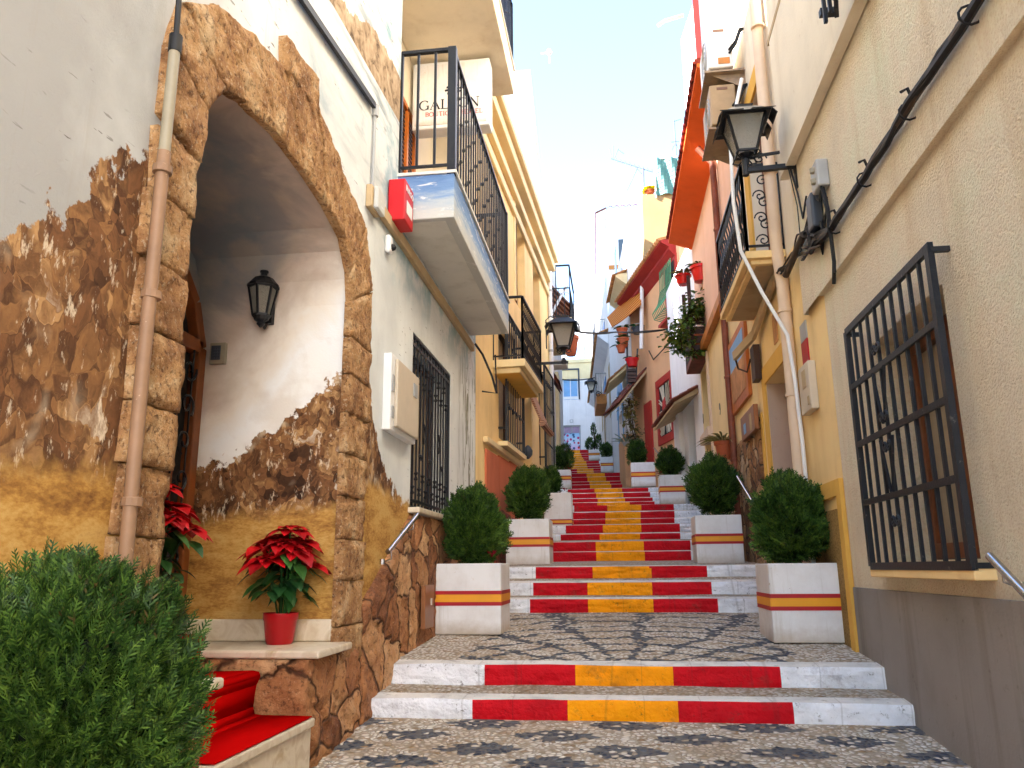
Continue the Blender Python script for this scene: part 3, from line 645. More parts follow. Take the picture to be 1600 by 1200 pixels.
def tiles(mb, w, t0, t1, z, d0, d1, drop=.12, r=.085, m=0, mu=1, soffit=True, pitch=None, ends=True):
    """barrel tiles running down to an eave at distance d1 out from wall w"""
    pitch = pitch or r*2.25; n = max(2, int((t1-t0)/pitch)); st = (t1-t0)/n
    for i in range(n):
        tc = t0+st*(i+.5); seg = 3
        for k in range(seg):
            da, db = d0+(d1-d0)*k/seg-.02, d0+(d1-d0)*(k+1)/seg+.03; za, zb = z-drop*k/seg+.012, z-drop*(k+1)/seg-.006
            vs = []; N = 7
            jt = random.uniform(-.008, .008)
            for dd, zz, rr in ((da, za, r*.88), (db, zb, r)):
                for ro in (rr, rr*.8):
                    for q in range(N+1):
                        a = PI*q/N; vs.append(w.P(tc+jt+ro*math.cos(a), zz+ro*.8*math.sin(a), dd))
            A, B_, C_, D_ = 0, N+1, 2*(N+1), 3*(N+1); fs = []
            for q in range(N):
                fs += [(A+q, A+q+1, C_+q+1, C_+q), (B_+q, D_+q, D_+q+1, B_+q+1), (C_+q, C_+q+1, D_+q+1, D_+q), (A+q, B_+q, B_+q+1, A+q+1)]
            fs += [(A, C_, D_, B_), (A+N, B_+N, D_+N, C_+N)]
            mb.add(vs, fs, m)
        # channel tile between two covers
        tg = t0+st*i
        mb.add([w.P(tg-r*.6, z+.02, d0), w.P(tg, z-.03, d0), w.P(tg+r*.6, z+.02, d0), w.P(tg-r*.6, z-drop+.02, d1+.02), w.P(tg, z-drop-.035, d1+.02), w.P(tg+r*.6, z-drop+.02, d1+.02)], [(0, 1, 4, 3), (1, 2, 5, 4)], m)
    if soffit:
        mb.prism([w.P(t0, z-.03, d0), w.P(t0, z-drop-.04, d1-.02), w.P(t0, z-drop-.09, d1-.02), w.P(t0, z-.14, d0)], w.u*(t1-t0), mu)
def lantern(root, c, h, out=None, hexa=False):
    """street lantern of height h hanging or standing with its middle at c; glass tapers downwards"""
    f = MB(); g = MB(); c = Vector(c); a = h*.5; n4 = ((-1, -1), (1, -1), (1, 1), (-1, 1))
    wt, wb, zt, zb = h*.30, h*.15, h*.20, -h*.38
    for sx, sy in n4: f.bar(c+Vector((sx*wb, sy*wb, zb)), c+Vector((sx*wt, sy*wt, zt)), h*.035)
    for i in range(4):
        p, q = n4[i], n4[(i+1) % 4]
        f.bar(c+Vector((p[0]*wb, p[1]*wb, zb)), c+Vector((q[0]*wb, q[1]*wb, zb)), h*.035); f.bar(c+Vector((p[0]*wt, p[1]*wt, zt)), c+Vector((q[0]*wt, q[1]*wt, zt)), h*.03)
        k = .97
        g.quad(c+Vector((p[0]*wb*k, p[1]*wb*k, zb)), c+Vector((q[0]*wb*k, q[1]*wb*k, zb)), c+Vector((q[0]*wt*k, q[1]*wt*k, zt)), c+Vector((p[0]*wt*k, p[1]*wt*k, zt)))
    r = MB(); r.frustum(c, wt*2.55, wt*2.55, zt+.0, wt*1.15, wt*1.15, zt+h*.19); r.frustum(c, wt*.9, wt*.9, zt+h*.19, wt*1.0, wt*1.0, zt+h*.25); r.lathe(c, [(h*.02, zt+h*.25), (h*.03, zt+h*.28), (.004, zt+h*.34)], 8)
    for sx, sy in n4:  # flared hood plates
        r.prism([c+Vector((sx*wt*1.28, -sx*sy*0+sy*wt*1.28, zt)), c+Vector((sx*wt*1.28, sy*wt*.2, zt)), c+Vector((sx*wt*1.5, sy*wt*.2, zt-h*.12)), c+Vector((sx*wt*1.5, sy*wt*1.45, zt-h*.12))], (sx*h*.008, 0, h*.008))
        r.prism([c+Vector((sx*wt*1.28, sy*wt*1.28, zt)), c+Vector((sx*wt*.2, sy*wt*1.28, zt)), c+Vector((sx*wt*.2, sy*wt*1.5, zt-h*.03)), c+Vector((sx*wt*1.45, sy*wt*1.5, zt-h*.03))], (0, sy*h*.008, h*.008))
    f.lathe(c, [(wb*.9, zb-h*.02), (h*.045, zb-h*.09), (h*.04, zb-h*.2)], 10)
    for sx, sy in n4: f.tube([c+Vector((sx*wb, sy*wb, zb+h*.02)), c+Vector((sx*wb*1.25, sy*wb*1.25, zb-h*.07)), c+Vector((sx*wb*.7, sy*wb*.7, zb-h*.13)), c+Vector((sx*h*.03, sy*h*.03, zb-h*.08))], h*.014, 5)
    f.build('frame', M['black_iron'], root); r.build('hood', M['black_iron'], root); g.build('glass', M['lantern_glass'], root)
    bl = MB(); bl.lathe(c, [(.004, -h*.1), (h*.06, -h*.05), (h*.07, 0), (h*.045, h*.06), (h*.03, h*.14)], 10); bl.build('bulb', M['white_plastic'], root, smooth=True)
def hang(pts, sag, n=14):
    out = []
    for (a, b_) in zip(pts[:-1], pts[1:]):
        a, b_ = Vector(a), Vector(b_)
        for i in range(n): k = i/n; out.append(a+(b_-a)*k - Vector((0, 0, sag*4*k*(1-k))))
    out.append(Vector(pts[-1])); return out
# ---------------------------------------------------------------- HOTEL, left
HL = Wall((-1.85, 0), (-1.85, 10.35), 1)
ARCH = [(3.03, -1.5), (3.03, 2.85), (3.055, 3.08), (3.12, 3.22), (3.21, 3.30), (3.36, 3.355), (3.56, 3.39), (3.88, 3.42), (4.27, 3.40), (4.60, 3.365), (4.85, 3.31), (5.03, 3.21), (5.12, 3.03), (5.15, 2.85), (5.15, -1.5)]
hotel = thing('hotel_building', 'mural painted hotel with a stone arch doorway and painted rocks on its wall', 'hotel', (-1.85, 0, 0))
b = MB()
HL.sheet(b, -5.0, 3.03, -1.5, 4.52)
for (a, za), (c, zc) in zip(ARCH[1:-2], ARCH[2:-1]):
    b.quad(HL.P(a, za), HL.P(c, zc), HL.P(c, 4.52), HL.P(a, 4.52))
WIN = (6.99, 8.72, 1.55, 3.2)
HL.sheet(b, 5.15, 10.35, -1.5, 4.52, [WIN], .3)
HL.sheet(b, -5.0, 6.34, 4.52, 9.4)
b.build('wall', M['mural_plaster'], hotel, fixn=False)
b = MB()
SB = -.65
b.quad(HL.P(6.34, 4.5, 0), HL.P(6.34, 9.4, 0), HL.P(6.34, 9.4, SB), HL.P(6.34, 4.5, SB))
SH = (8.55, 9.4, 4.62, 6.9)
HL.sheet(b, 6.34, 10.35, 4.5, 10.8, [SH], .12, SB); HL.box(b, 6.35, 10.34, 9.41, 10.8, SB-.01, -6)  # top raised out of view to shade the air conditioners opposite
b.quad(HL.P(6.34, 4.5, SB), HL.P(10.35, 4.5, SB), HL.P(10.35, 4.5, 0), HL.P(6.34, 4.5, 0))
HL.body(b, -5.0, 10.35, -1.5, 9.4, -1.3, -7, -.004)
b.quad(HL.P(WIN[0], WIN[2], -.31), HL.P(WIN[1], WIN[2], -.31), HL.P(WIN[1], WIN[3], -.31), HL.P(WIN[0], WIN[3], -.31))
HL.box(b, 10.351, 10.36, -1.5, 9.4, -.01, -3)
b.build('upper_wall', M['cream_smooth'], hotel, fixn=False)
# niche inside the arch
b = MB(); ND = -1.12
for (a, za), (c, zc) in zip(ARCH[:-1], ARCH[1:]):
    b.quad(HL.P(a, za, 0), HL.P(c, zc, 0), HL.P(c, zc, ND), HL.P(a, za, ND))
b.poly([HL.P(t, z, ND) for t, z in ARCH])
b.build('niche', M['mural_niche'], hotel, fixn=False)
# stone arch
b = MB(); sd = 0
RING = [((3.03, 2.80), (2.72, 2.86)), ((3.05, 3.08), (2.72, 3.20)), ((3.19, 3.30), (2.79, 3.46)), ((3.42, 3.37), (3.06, 3.66)), ((3.80, 3.42), (3.45, 3.78)), ((4.22, 3.405), (3.85, 3.86)), ((4.60, 3.365), (4.33, 3.92)), ((4.92, 3.28), (4.82, 3.72)), ((5.11, 3.06), (5.38, 3.54)), ((5.15, 2.86), (5.60, 3.12))]
RING = [((a+(.015 if k < 3 else -.015 if k > 7 else 0), z-(.02 if 1 < k < 8 else 0)), o_) for k, ((a, z), o_) in enumerate(RING)]
def stone(c4, g=.007, dep=.05, amp=.014):
    global sd; sd += 3.1
    c = sum((Vector((x[0], x[1])) for x in c4), Vector((0, 0)))/4
    q = []
    for x in c4:
        v = Vector((x[0], x[1])); e = (c-v); q.append(v+e.normalized()*g)
    L = max((q[1]-q[0]).length, .1); Hh = max((q[3]-q[0]).length, .1)
    b.rough([HL.P(v.x, v.y, 0) for v in q], HL.n, dep+random.uniform(-.01, .01), max(6, int(L/.02)), max(6, int(Hh/.02)), amp, fq=11, seed=sd, rim=.18)
zs = [-.5, .2, .58, .93, 1.13, 1.40, 1.64, 1.94, 2.23, 2.52, 2.80]
for z0, z1 in zip(zs[:-1], zs[1:]): stone([(2.71+random.uniform(-.02, .02), z0), (3.03, z0), (3.03, z1), (2.71+random.uniform(-.02, .02), z1)])
for i in range(len(RING)-1):
    (ia, oa), (ib, ob_) = RING[i], RING[i+1]
    g = .007 if i in (0, 1, 2) else -.004
    stone([ia, ib, ob_, oa][::-1] if False else [oa, ia, ib, ob_], g)
stone([(3.83, 3.82), (4.34, 3.86), (4.29, 4.09), (3.80, 4.04)], 0, .06)
zr = [.40, .64, .93, 1.20, 1.49, 1.78, 2.06, 2.33, 2.60, 2.86]
for k, (z0, z1) in enumerate(zip(zr[:-1], zr[1:])): stone([(5.115, z0), (5.59+random.uniform(-.03, .02), z0), (5.60+random.uniform(-.03, .02) if k < 8 else 5.6, z1+(.0 if k < 8 else .24)), (5.115, z1)])
b.build('stone_arch', M['arch_stone'], hotel, smooth=True)
# crazy stone base
b = MB()
def crz(p):
    d, _ = noise.voronoi(p*2.6+noise.noise_vector(p*3)*.15)
    return -.014 if d[1]-d[0] < .08 else .012*noise.noise(p*1.9)
def base_stone(c4, nu, nv, dep=.065): b.rough([HL.P(*c) for c in c4], HL.n, dep, nu, nv, .02, fq=9, rim=.3, fn=crz, seed=1)
base_stone([(4.58, -.6), (5.60, -.6), (5.60, .50), (4.58, .50)], 40, 44)
base_stone([(5.60, -.5), (7.0, -.5), (7.0, 1.49), (5.60, .72)], 50, 60)
base_stone([(7.0, -.3), (10.33, -.3), (10.33, 1.49), (7.0, 1.49)], 100, 50)
b.rough([HL.P(4.58, -.6, .06), HL.P(4.58, -.6, -1.1), HL.P(4.58, .5, -1.1), HL.P(4.58, .5, .06)], (0, -1, 0), .02, 40, 36, .018, fq=8, fn=crz)
HL.box(b, 4.60, 5.149, -.6, .5, .0, -1.1)
b.build('stone_base', M['dado_stone'], hotel, smooth=True)
for a_, nm in (((4.555, 5.149, .505, .55, .13, -1.1), 'marble_ledge'), ((3.031, 3.44, .505, .55, .13, -1.1), 'marble_ledge'), ((5.125, 5.149, .551, .69, -.01, -1.1), 'skirting'), ((6.93, 8.78, 1.495, 1.545, .11, -.28), 'sill')):
    b = MB(); HL.box(b, *a_); b.build(nm, M['marble'], hotel, bevel=.012)
for d0, z in ((.10, .19), (-.27, .42), (-.62, .62)):
    b = MB()
    HL.box(b, 3.431, 4.57, z-.045, z, d0+.02, -1.115); HL.box(b, 3.431, 4.57, z-.75, z-.046, d0, -1.115)
    b.build('entrance_step', M['marble'], hotel, bevel=.008)
b = MB(); HL.box(b, 3.031, 3.42, -.6, .5, .05, -1.1); b.build('stone_base', M['dado_stone'], hotel)
# door at the back of the niche
dr = MB(); DX = ND+.03
darch = [(3.55, .63), (3.55, 2.55), (3.66, 2.85), (3.9, 3.08), (4.3, 3.16), (4.7, 3.08), (4.95, 2.85), (5.08, 2.55), (5.08, .63)]
HL.prism(dr, darch, ND+.004, ND+.02)
door = dr.build('door', M['dark_void'], hotel)
fr = MB()
for (a, za), (c, zc) in zip(darch[:-1], darch[1:]): fr.bar(HL.P(a, za, ND+.05), HL.P(c, zc, ND+.05), .09, .09)
fr.bar(HL.P(3.55, 2.55, ND+.05), HL.P(5.08, 2.55, ND+.05), .09, .1)
for t in (4.0, 4.31, 4.62, 4.86): fr.bar(HL.P(t, .63, ND+.03), HL.P(t, 2.55, ND+.03), .1, .03)
fr.build('door_frame', M['wood_door'], door, bevel=.008)
sc_ = MB()
for t in (4.45, 4.78, 4.95): sc_.tube([HL.P(t, .66, ND+.1), HL.P(t, 2.5, ND+.1)], .008, 6)
for i in range(7):
    z = .85+i*.25
    HL.spiral(sc_, 4.9, z, ND+.11, .09, 1.2, .5+i, .009, 1 if i % 2 else -1); HL.spiral(sc_, 4.64, z+.1, ND+.11, .09, 1.2, 2+i, .009, -1 if i % 2 else 1)
sc_.build('iron_scrolls', M['black_iron'], door)
# ground-floor window with its grille
wn = MB(); HL.box(wn, WIN[0]+.03, WIN[1]-.03, WIN[2]+.03, WIN[3]-.03, -.285, -.27)
win = wn.build('window', M['curtain'], hotel)
f = MB()
for t in (WIN[0]+.05, (WIN[0]+WIN[1])/2, WIN[1]-.05): f.bar(HL.P(t, WIN[2], -.24), HL.P(t, WIN[3], -.24), .08, .05)
for z in (WIN[2]+.04, WIN[3]-.04): f.bar(HL.P(WIN[0], z, -.235), HL.P(WIN[1], z, -.235), .07, .05)
f.build('frame', M['wood_dark'], win)
g = MB(); gd = .0
grille(g, HL, WIN[0]+.015, WIN[1]-.02, WIN[2]+.01, WIN[3]-.02, gd-.02, 13, .016, .03, (1.62, 3.1))
for i in range(1, 13):
    t = WIN[0]+.02+(WIN[1]-WIN[0]-.04)*i/13
    for z in ((1.72, 2.95) if i % 2 else (1.86, 2.78)): g.lathe(HL.P(t, z, gd-.02), [(.004, -.05), (.022, -.03), (.008, 0), (.022, .03), (.004, .05)], 6)
    if i in (4, 9):
        for s in (-1, 1): g.tube([HL.P(t+s*.045*math.sin(k*PI/8), 2.2+.2*k/8, gd-.01) for k in range(9)], .008, 5)
    if i in (3, 6, 10):
        HL.spiral(g, t+.03, 2.05, gd-.01, .035, 1.3); HL.spiral(g, t-.03, 2.05, gd-.01, .035, 1.3, PI, .007, -1)
g.build('window_grille', M['black_iron'], win)
# moulding under the balcony, beam edge high up
b = MB()
HL.box(b, 5.62, 10.0, 3.83, 3.93, .0, .05); b.build('moulding', M['tan_wall'], hotel, bevel=.006)
b = MB(); b.bar(HL.P(3.2, 4.36, .03), HL.P(5.5, 4.66, .03), .03, .05); b.build('drip_rail', M['worn_iron'], hotel)
# balconies
def balcony(z0, z1, dz, d1, t0, t1, ztop, slabmat, label):
    s = MB(); HL.box(s, t0, t1, z0, z1, SB+.004, d1); bal = s.build('balcony', M[slabmat], hotel, label=label, bevel=.01)
    e = MB(); HL.box(e, t0-.012, t1+.012, z1+.002, z1+.03, SB+.004, d1+.02); e.build('ledge', M['offwhite_slab'], bal)
    r = MB(); p, q, k = HL.P(t0+.03, 0, -.0), HL.P(t0+.03, 0, d1-.03), HL.P(t1-.03, 0, d1-.03)
    rail_run(r, p, q, z1+.04, ztop, 3, .011, post=.035); r.bar(q+Vector((0, 0, z1)), q+Vector((0, 0, ztop+.012)), .075)
    rail_run(r, q, k, z1+.04, ztop, 26, .0085, post=.06); knots(r, q, k, [(z1+.35, z1+.75), (z1+.55,), (z1+.25, z1+.95)], 26, .017)
    rail_run(r, k, HL.P(t1-.03, 0, SB), z1+.04, ztop, 8, .011)
    r.build('railing', M['black_iron'], bal)
    u = MB(); HL.box(u, t0+.06, t1-.06, z0-.006, z0-.002, SB+.05, d1-.09); u.build('soffit', M['offwhite_slab'] if slabmat != 'cream_smooth' else M['cream_smooth'], bal)
    return bal
balcony(4.04, 4.47, 0, .52, 6.34, 9.96, 5.76, 'sea_painted_slab', 'balcony slab painted with sea waves')
balcony(7.62, 8.0, 0, .62, 6.34, 9.98, 9.1, 'cream_smooth', None)
s = MB(); HL.box(s, SH[0]+.06, SH[1]-.06, SH[2], SH[3]-.06, SB-.1, SB-.06)
shd = s.build('shutter_door', M['wood_orange'], hotel)
s = MB()
for t in (SH[0]+.03, (SH[0]+SH[1])/2, SH[1]-.03): s.bar(HL.P(t, SH[2], SB-.03), HL.P(t, SH[3], SB-.03), .07, .06)
s.bar(HL.P(SH[0], SH[3]-.03, SB-.03), HL.P(SH[1], SH[3]-.03, SB-.03), .06, .07); s.build('frame', M['wood_orange'], shd)
s = MB()
for i in range(34): z = SH[2]+.1+i*.063; s.bar(HL.P(SH[0]+.07, z, SB-.04), HL.P(SH[1]-.07, z, SB-.04), .014, .03)
s.build('louvres', M['wood_dark'], shd)

# ---- things on and before the hotel
def pipe(name, pts, r, mat, label, cat='drainpipe', rings=(), n=12, group=None, extra=None):
    t = thing(name, label, cat, pts[0], group); p = MB(); p.tube(pts, r, n); p.build('pipe', M[mat], t, smooth='auto')
    for q in rings:
        c = MB(); q = Vector(q); c.lathe(q, [(r+.004, -.018), (r+.012, -.015), (r+.012, .015), (r+.004, .018)], n); c.build('bracket', M[extra or mat], t)
    return t
dp = pipe('drainpipe', [HL.P(2.70, -.6, .085), HL.P(2.70, .55, .085), HL.P(2.705, 1.05, .085), HL.P(2.692, 1.8, .085), HL.P(2.69, 2.66, .085)], .026, 'brown_pipe', 'brown painted drainpipe running up beside the stone arch', rings=[HL.P(2.71, 1.25, .085), HL.P(2.70, 2.05, .085), HL.P(2.69, 2.58, .085)])
p = MB(); p.tube([HL.P(2.69, 2.66, .085), HL.P(2.69, 3.12, .085)], .023, 12); p.build('metal_sleeve', M['grey_pipe'], dp, smooth='auto')
p = MB(); p.tube([HL.P(2.69, 3.12, .085), HL.P(2.69, 3.2, .085)], .027, 10); p.tube([HL.P(2.69, 3.2, .085), HL.P(2.69, 3.4, .08), HL.P(2.70, 5.2, .05)], .012, 8); p.build('cable', M['black_rubber'], dp, smooth='auto')
# lantern in the niche (on the wall facing the steps)
wl = thing('wall_lantern', 'black wall lantern with clear panes inside the arched entrance', 'lantern', (-2.42, 5.14, 2.7))
f = MB(); c = Vector((-2.43, 5.02, 2.86)); HX = [(math.cos(PI/6+i*PI/3), math.sin(PI/6+i*PI/3)) for i in range(6)]
for i in range(6):
    a, a2 = HX[i], HX[(i+1) % 6]; V = lambda h_, r, z: c+Vector((h_[0]*r, h_[1]*r, z))
    f.bar(V(a, .058, -.11), V(a, .098, .10), .014); f.bar(V(a, .098, .10), V(a2, .098, .10), .018); f.bar(V(a, .058, -.11), V(a2, .058, -.11), .016)
f.lathe(c, [(.112, .10), (.112, .115), (.085, .145), (.07, .165), (.035, .18), (.022, .19), (.022, .21), (.03, .215), (.03, .225), (.005, .23)], 12)
f.lathe(c, [(.06, -.115), (.05, -.14), (.026, -.155), (.03, -.17), (.008, -.195)], 10)
f.box3((-2.47, 5.10, 2.72), (.08, 0, 0), (0, .045, 0), (0, 0, .2)); f.tube([(-2.43, 5.13, 2.75), (-2.43, 5.08, 2.68), (-2.43, 5.02, 2.71)], .012, 8)
f.build('frame', M['black_iron'], wl)
g = MB()
for i in range(6):
    a, a2 = HX[i], HX[(i+1) % 6]; g.quad(V(a, .054, -.11), V(a2, .054, -.11), V(a2, .094, .10), V(a, .094, .10))
g.build('glass', M['lantern_glass'], wl)
g = MB(); g.lathe(c, [(.004, -.02), (.03, .0), (.032, .03), (.015, .07), (.014, .1)], 10); g.build('bulb', M['white_plastic'], wl, smooth=True)
kp = thing('door_keypad', 'small bronze keypad with dark buttons set in the niche wall', 'keypad', (-2.79, 5.14, 2.46))
f = MB(); f.box(-2.85, -2.73, 5.115, 5.149, 2.44, 2.60); f.build('plate', M['grey_pipe'], kp, bevel=.006)
f = MB(); f.box(-2.835, -2.765, 5.109, 5.1145, 2.47, 2.575)
for i in range(3):
    for j in range(4): f.box(-2.815+i*.018, -2.803+i*.018, 5.104, 5.1085, 2.478+j*.022, 2.492+j*.022)
f.build('buttons', M['dark_plastic'], kp)
mb_ = thing('meter_cupboard', 'cream meter cupboard with white frame between arch and barred window', 'cupboard', HL.P(6.08, 2.1))
f = MB(); HL.box(f, 6.06, 6.88, 2.10, 2.74, .0, .07); f.build('frame', M['white_plastic'], mb_, bevel=.008)
f = MB(); HL.box(f, 6.16, 6.86, 2.14, 2.71, .071, .10); f.build('door', M['beige_box'], mb_, bevel=.008)
f = MB(); HL.box(f, 6.66, 6.78, 2.5, 2.62, .101, .108); f.build('label', M['grey_plastic'], mb_)
for z0, z1 in ((2.42, 2.56), (2.2, 2.3)): f = MB(); HL.box(f, 6.085, 6.14, z0, z1, .071, .078); f.build('lock_plate', M['grey_plastic'], mb_)
rb = thing('alarm_box', 'red fire alarm box lettered FUEGO at the balcony corner', 'alarm box', HL.P(5.98, 4.0))
f = MB(); f.box(-1.84, -1.69, 6.02, 6.3, 3.90, 4.28); f.build('case', M['red_metal'], rb, bevel=.01)
f = MB(); f.box(-1.688, -1.686, 6.07, 6.25, 3.98, 4.10); f.build('notice', M['white_plastic'], rb)
f = MB(); text_mesh(f, 'FUEGO', (-1.686, 6.16, 4.2), (0, 1, 0), (0, 0, 1), .075); f.build('lettering', M['white_plastic'], rb)
t = thing('junction_box', 'small cream and blue junction box below a painted conduit', 'junction box', HL.P(5.55, 3.8))
f = MB(); HL.box(f, 5.46, 5.68, 3.76, 3.95, .0, .05); f.build('case', M['tan_wall'], t, bevel=.008); f = MB(); HL.box(f, 5.5, 5.69, 3.765, 3.945, .051, .09); f.build('cover', M['sea_painted_slab'], t, bevel=.01)
f = MB(); f.tube([HL.P(5.56, 3.95, .02), HL.P(5.56, 4.66, .02)], .014, 8); f.tube([HL.P(5.56, 4.60, .02), HL.P(5.56, 4.7, .02)], .03, 8); f.build('conduit', M['grey_plastic'], t)
t = thing('security_camera', 'white dome security camera under the balcony edge', 'camera', HL.P(6.03, 3.65))
f = MB(); HL.box(f, 5.99, 6.09, 3.6, 3.76, .0, .05); f.build('housing', M['white_plastic'], t, bevel=.02)
f = MB(); f.lathe(HL.P(6.05, 3.66, .055), [(.004, -.032), (.025, -.02), (.032, 0), (.025, .02), (.004, .032)], 10); f.build('lens', M['black_rubber'], t, smooth=True)
def handrail(name, pts, label, w, posts, group=None):
    t = thing(name, label, 'handrail', pts[0], group); f = MB(); f.tube(pts, .021, 12); f.build('rail', M['steel'], t, smooth='auto')
    for p_ in posts:
        f = MB(); p_ = Vector(p_); f.tube([p_, p_-Vector((0, 0, .06)), p_-Vector((0, 0, .08))-w.n*.05, p_-Vector((0, 0, .08))-w.n*.075], .007, 8); f.lathe(p_-Vector((0, 0, .08))-w.n*.07, [(.02, -.02), (.02, .02)], 8); f.build('bracket', M['steel'], t, smooth='auto')
handrail('handrail', [HL.P(5.86, 1.13, .14), HL.P(6.72, 1.46, .14)], 'short steel handrail sloping up above the stone base', HL, [HL.P(5.95, 1.14, .14), HL.P(6.6, 1.4, .14)])
t = thing('letter_flap', 'brown metal cover plate fixed low on the rough stone base', 'cover plate', HL.P(7.2, .5))
f = MB(); HL.box(f, 7.15, 7.5, .48, .86, .08, .12); f.build('plate', M['bronze'], t, bevel=.005); f = MB(); HL.box(f, 7.36, 7.41, .68, .74, .121, .125); f.build('label', M['white_plastic'], t)
# hotel sign
sg = thing('hotel_sign', 'white box sign reading GALEON BOUTIQUE HOTEL under the upper balcony', 'sign', (-1.95, 9.1, 6.58))
f = MB(); f.box(-2.46, -1.43, 9.0, 9.24, 6.58, 7.56); f.build('case', M['white_plastic'], sg, bevel=.02)
f = MB(); f.box(-2.42, -1.47, 8.99, 8.9985, 6.63, 7.51); f.build('panel', M['planter_white'], sg)
f = MB(); serif(f, 'GALEON', (-2.36, 8.988, 6.85), (1, 0, 0), (0, 0, 1), .135)
for i, (w_, x_) in enumerate(((.18, 0), (.24, -.02), (.2, .01))): f.prism([(-2.0+x_, 8.988, 7.14-i*.045), (-2.0+x_+w_, 8.988, 7.17-i*.045), (-2.0+x_+w_-.02, 8.988, 7.195-i*.045), (-2.0+x_, 8.988, 7.168-i*.045)], (0, -.004, 0))
f.build('lettering', M['ink_black'], sg)
f = MB(); serif(f, 'BOUTIQUE HOTEL', (-2.28, 8.988, 6.75), (1, 0, 0), (0, 0, 1), .06); f.build('small_lettering', M['ink_red'], sg)
# carpet on the entrance steps
b = MB(); CP = [(.095, .193), (-.2, .195), (-.245, .20), (-.258, .24), (-.245, .36), (-.225, .405), (-.235, .428), (-.27, .434), (-.55, .426), (-.60, .43), (-.61, .47), (-.595, .58), (-.575, .62), (-.6, .634), (-1.08, .628)]
N = 1; G = []
for d_, z in CP: G.append([HL.P(3.45+1.1*k/N, z+.006+0, d_+.012+0) for k in range(N+1)])
for i in range(len(G)-1):
    for k in range(N): b.quad(G[i][k], G[i][k+1], G[i+1][k+1], G[i+1][k])
o = b.build('red_carpet', M['carpet'], smooth='auto', label='bright red carpet laid over the entrance steps', cat='carpet', fixn=False)
md = o.modifiers.new('thick', 'SOLIDIFY'); md.thickness = .006; md.offset = 0
# ---------------------------------------------------------------- planters and shrubs
def planter_mesh(w=.65, h=.67, band=(.27, .41)):
    b_ = MB(); t = .045; a = w/2
    for s in (-1, 1):
        b_.box3((-a, s*a-(t if s > 0 else 0), 0), (w, 0, 0), (0, t, 0), (0, 0, h)); b_.box3((s*a-(t if s > 0 else 0), -a+t, 0), (t, 0, 0), (0, w-2*t, 0), (0, 0, h))
    b_.box(-a+t, a-t, -a+t, a-t, .02, .06)
    return b_
def make_planter(label, loc, w=.65, h=.67, band=(.27, .41)):
    t = thing('planter', label, 'planter', loc, 'white planters with red and yellow bands')
    pm = planter_mesh(w, h); pm.v = [v+Vector(loc) for v in pm.v]; pm.build('box', M['planter_white'], t, bevel=.012)
    z0, z1 = band; e = (z1-z0)*.25
    for a, b_, mm, nm in ((z0, z0+e, 'stripe_red', 'red_stripe'), (z0+e, z1-e, 'stripe_yellow', 'yellow_stripe'), (z1-e, z1, 'stripe_red', 'red_stripe')):
        q = MB(); k = w/2+.004
        for s in (-1, 1): q.box3((-k, s*k-(.004 if s > 0 else 0), a), (2*k, 0, 0), (0, .004, 0), (0, 0, b_-a)); q.box3((s*k-(.004 if s > 0 else 0), -k+.004, a), (.004, 0, 0), (0, 2*k-.008, 0), (0, 0, b_-a))
        q.v = [v+Vector(loc) for v in q.v]; q.build(nm, M[mm], t)
    q = MB(); N = 10
    for i in range(N):
        for j in range(N):
            P = [Vector((-w/2+.046+(w-.092)*(i+a)/N, -w/2+.046+(w-.092)*(j+c)/N, h-.055)) for a, c in ((0, 0), (1, 0), (1, 1), (0, 1))]
            for p in P: p.z += noise.noise(p*14)*.018
            q.quad(*[p+Vector(loc) for p in P])
    q.build('soil', M['soil'], t, fixn=False)
    return t
def spray(mb, p, d, side, L, W, blades=5):
    # flat feathery spray: a midrib of little scale-leaf blades
    nrm = d.cross(side).normalized()
    vs = []; fs = []
    def blade(o, dd, ll, ww):
        s = dd.cross(nrm).normalized()*ww; k = len(vs)
        vs.extend([o-s*.5, o+dd*ll*.6-s, o+dd*ll, o+dd*ll*.6+s, o+s*.5]); fs.append((k, k+1, k+2, k+3, k+4))
    blade(p, d, L, W*.8)
    for i in range(blades):
        k = .05+.8*i/blades; o = p+d*(L*k); sg = 1 if i % 2 else -1; l2 = L*(.46-.3*k)
        blade(o, (d*.8+side*sg*.7).normalized(), l2, W*.8)
    mb.add(vs, fs)
def shrub_crown(rx, rz, n, L, W, seed, blades=4, lump=.3):
    rnd = random.Random(seed); mb = MB(); so = Vector((seed*3.3, seed, 0))
    def rad(u): return 1 + lump*noise.noise(u*1.7+so) + lump*.8*noise.noise(u*4.2+so) + lump*.4*noise.noise(u*9+so) - .1*max(0, -u.z-.3)
    for i in range(n):
        u = Vector((rnd.gauss(0, 1), rnd.gauss(0, 1), rnd.gauss(0, 1)))
        if u.length < .01: continue
        u.normalize(); k = rnd.random()**.38; rr = rad(u)*(.62+.38*k)
        p = Vector((u.x*rx*rr, u.y*rx*rr, u.z*rz*rr))
        d = (u*.8 + Vector((0, 0, .75)) + Vector((rnd.uniform(-.5, .5), rnd.uniform(-.5, .5), rnd.uniform(-.3, .3)))).normalized()
        side = d.cross(Vector((rnd.uniform(-1, 1), rnd.uniform(-1, 1), rnd.uniform(-1, 1)))).normalized()
        s = rnd.uniform(.6, 1.35)*(1.25 if rnd.random() < .06 else 1); spray(mb, p, d, side, L*s, W*s, blades)
    return mb
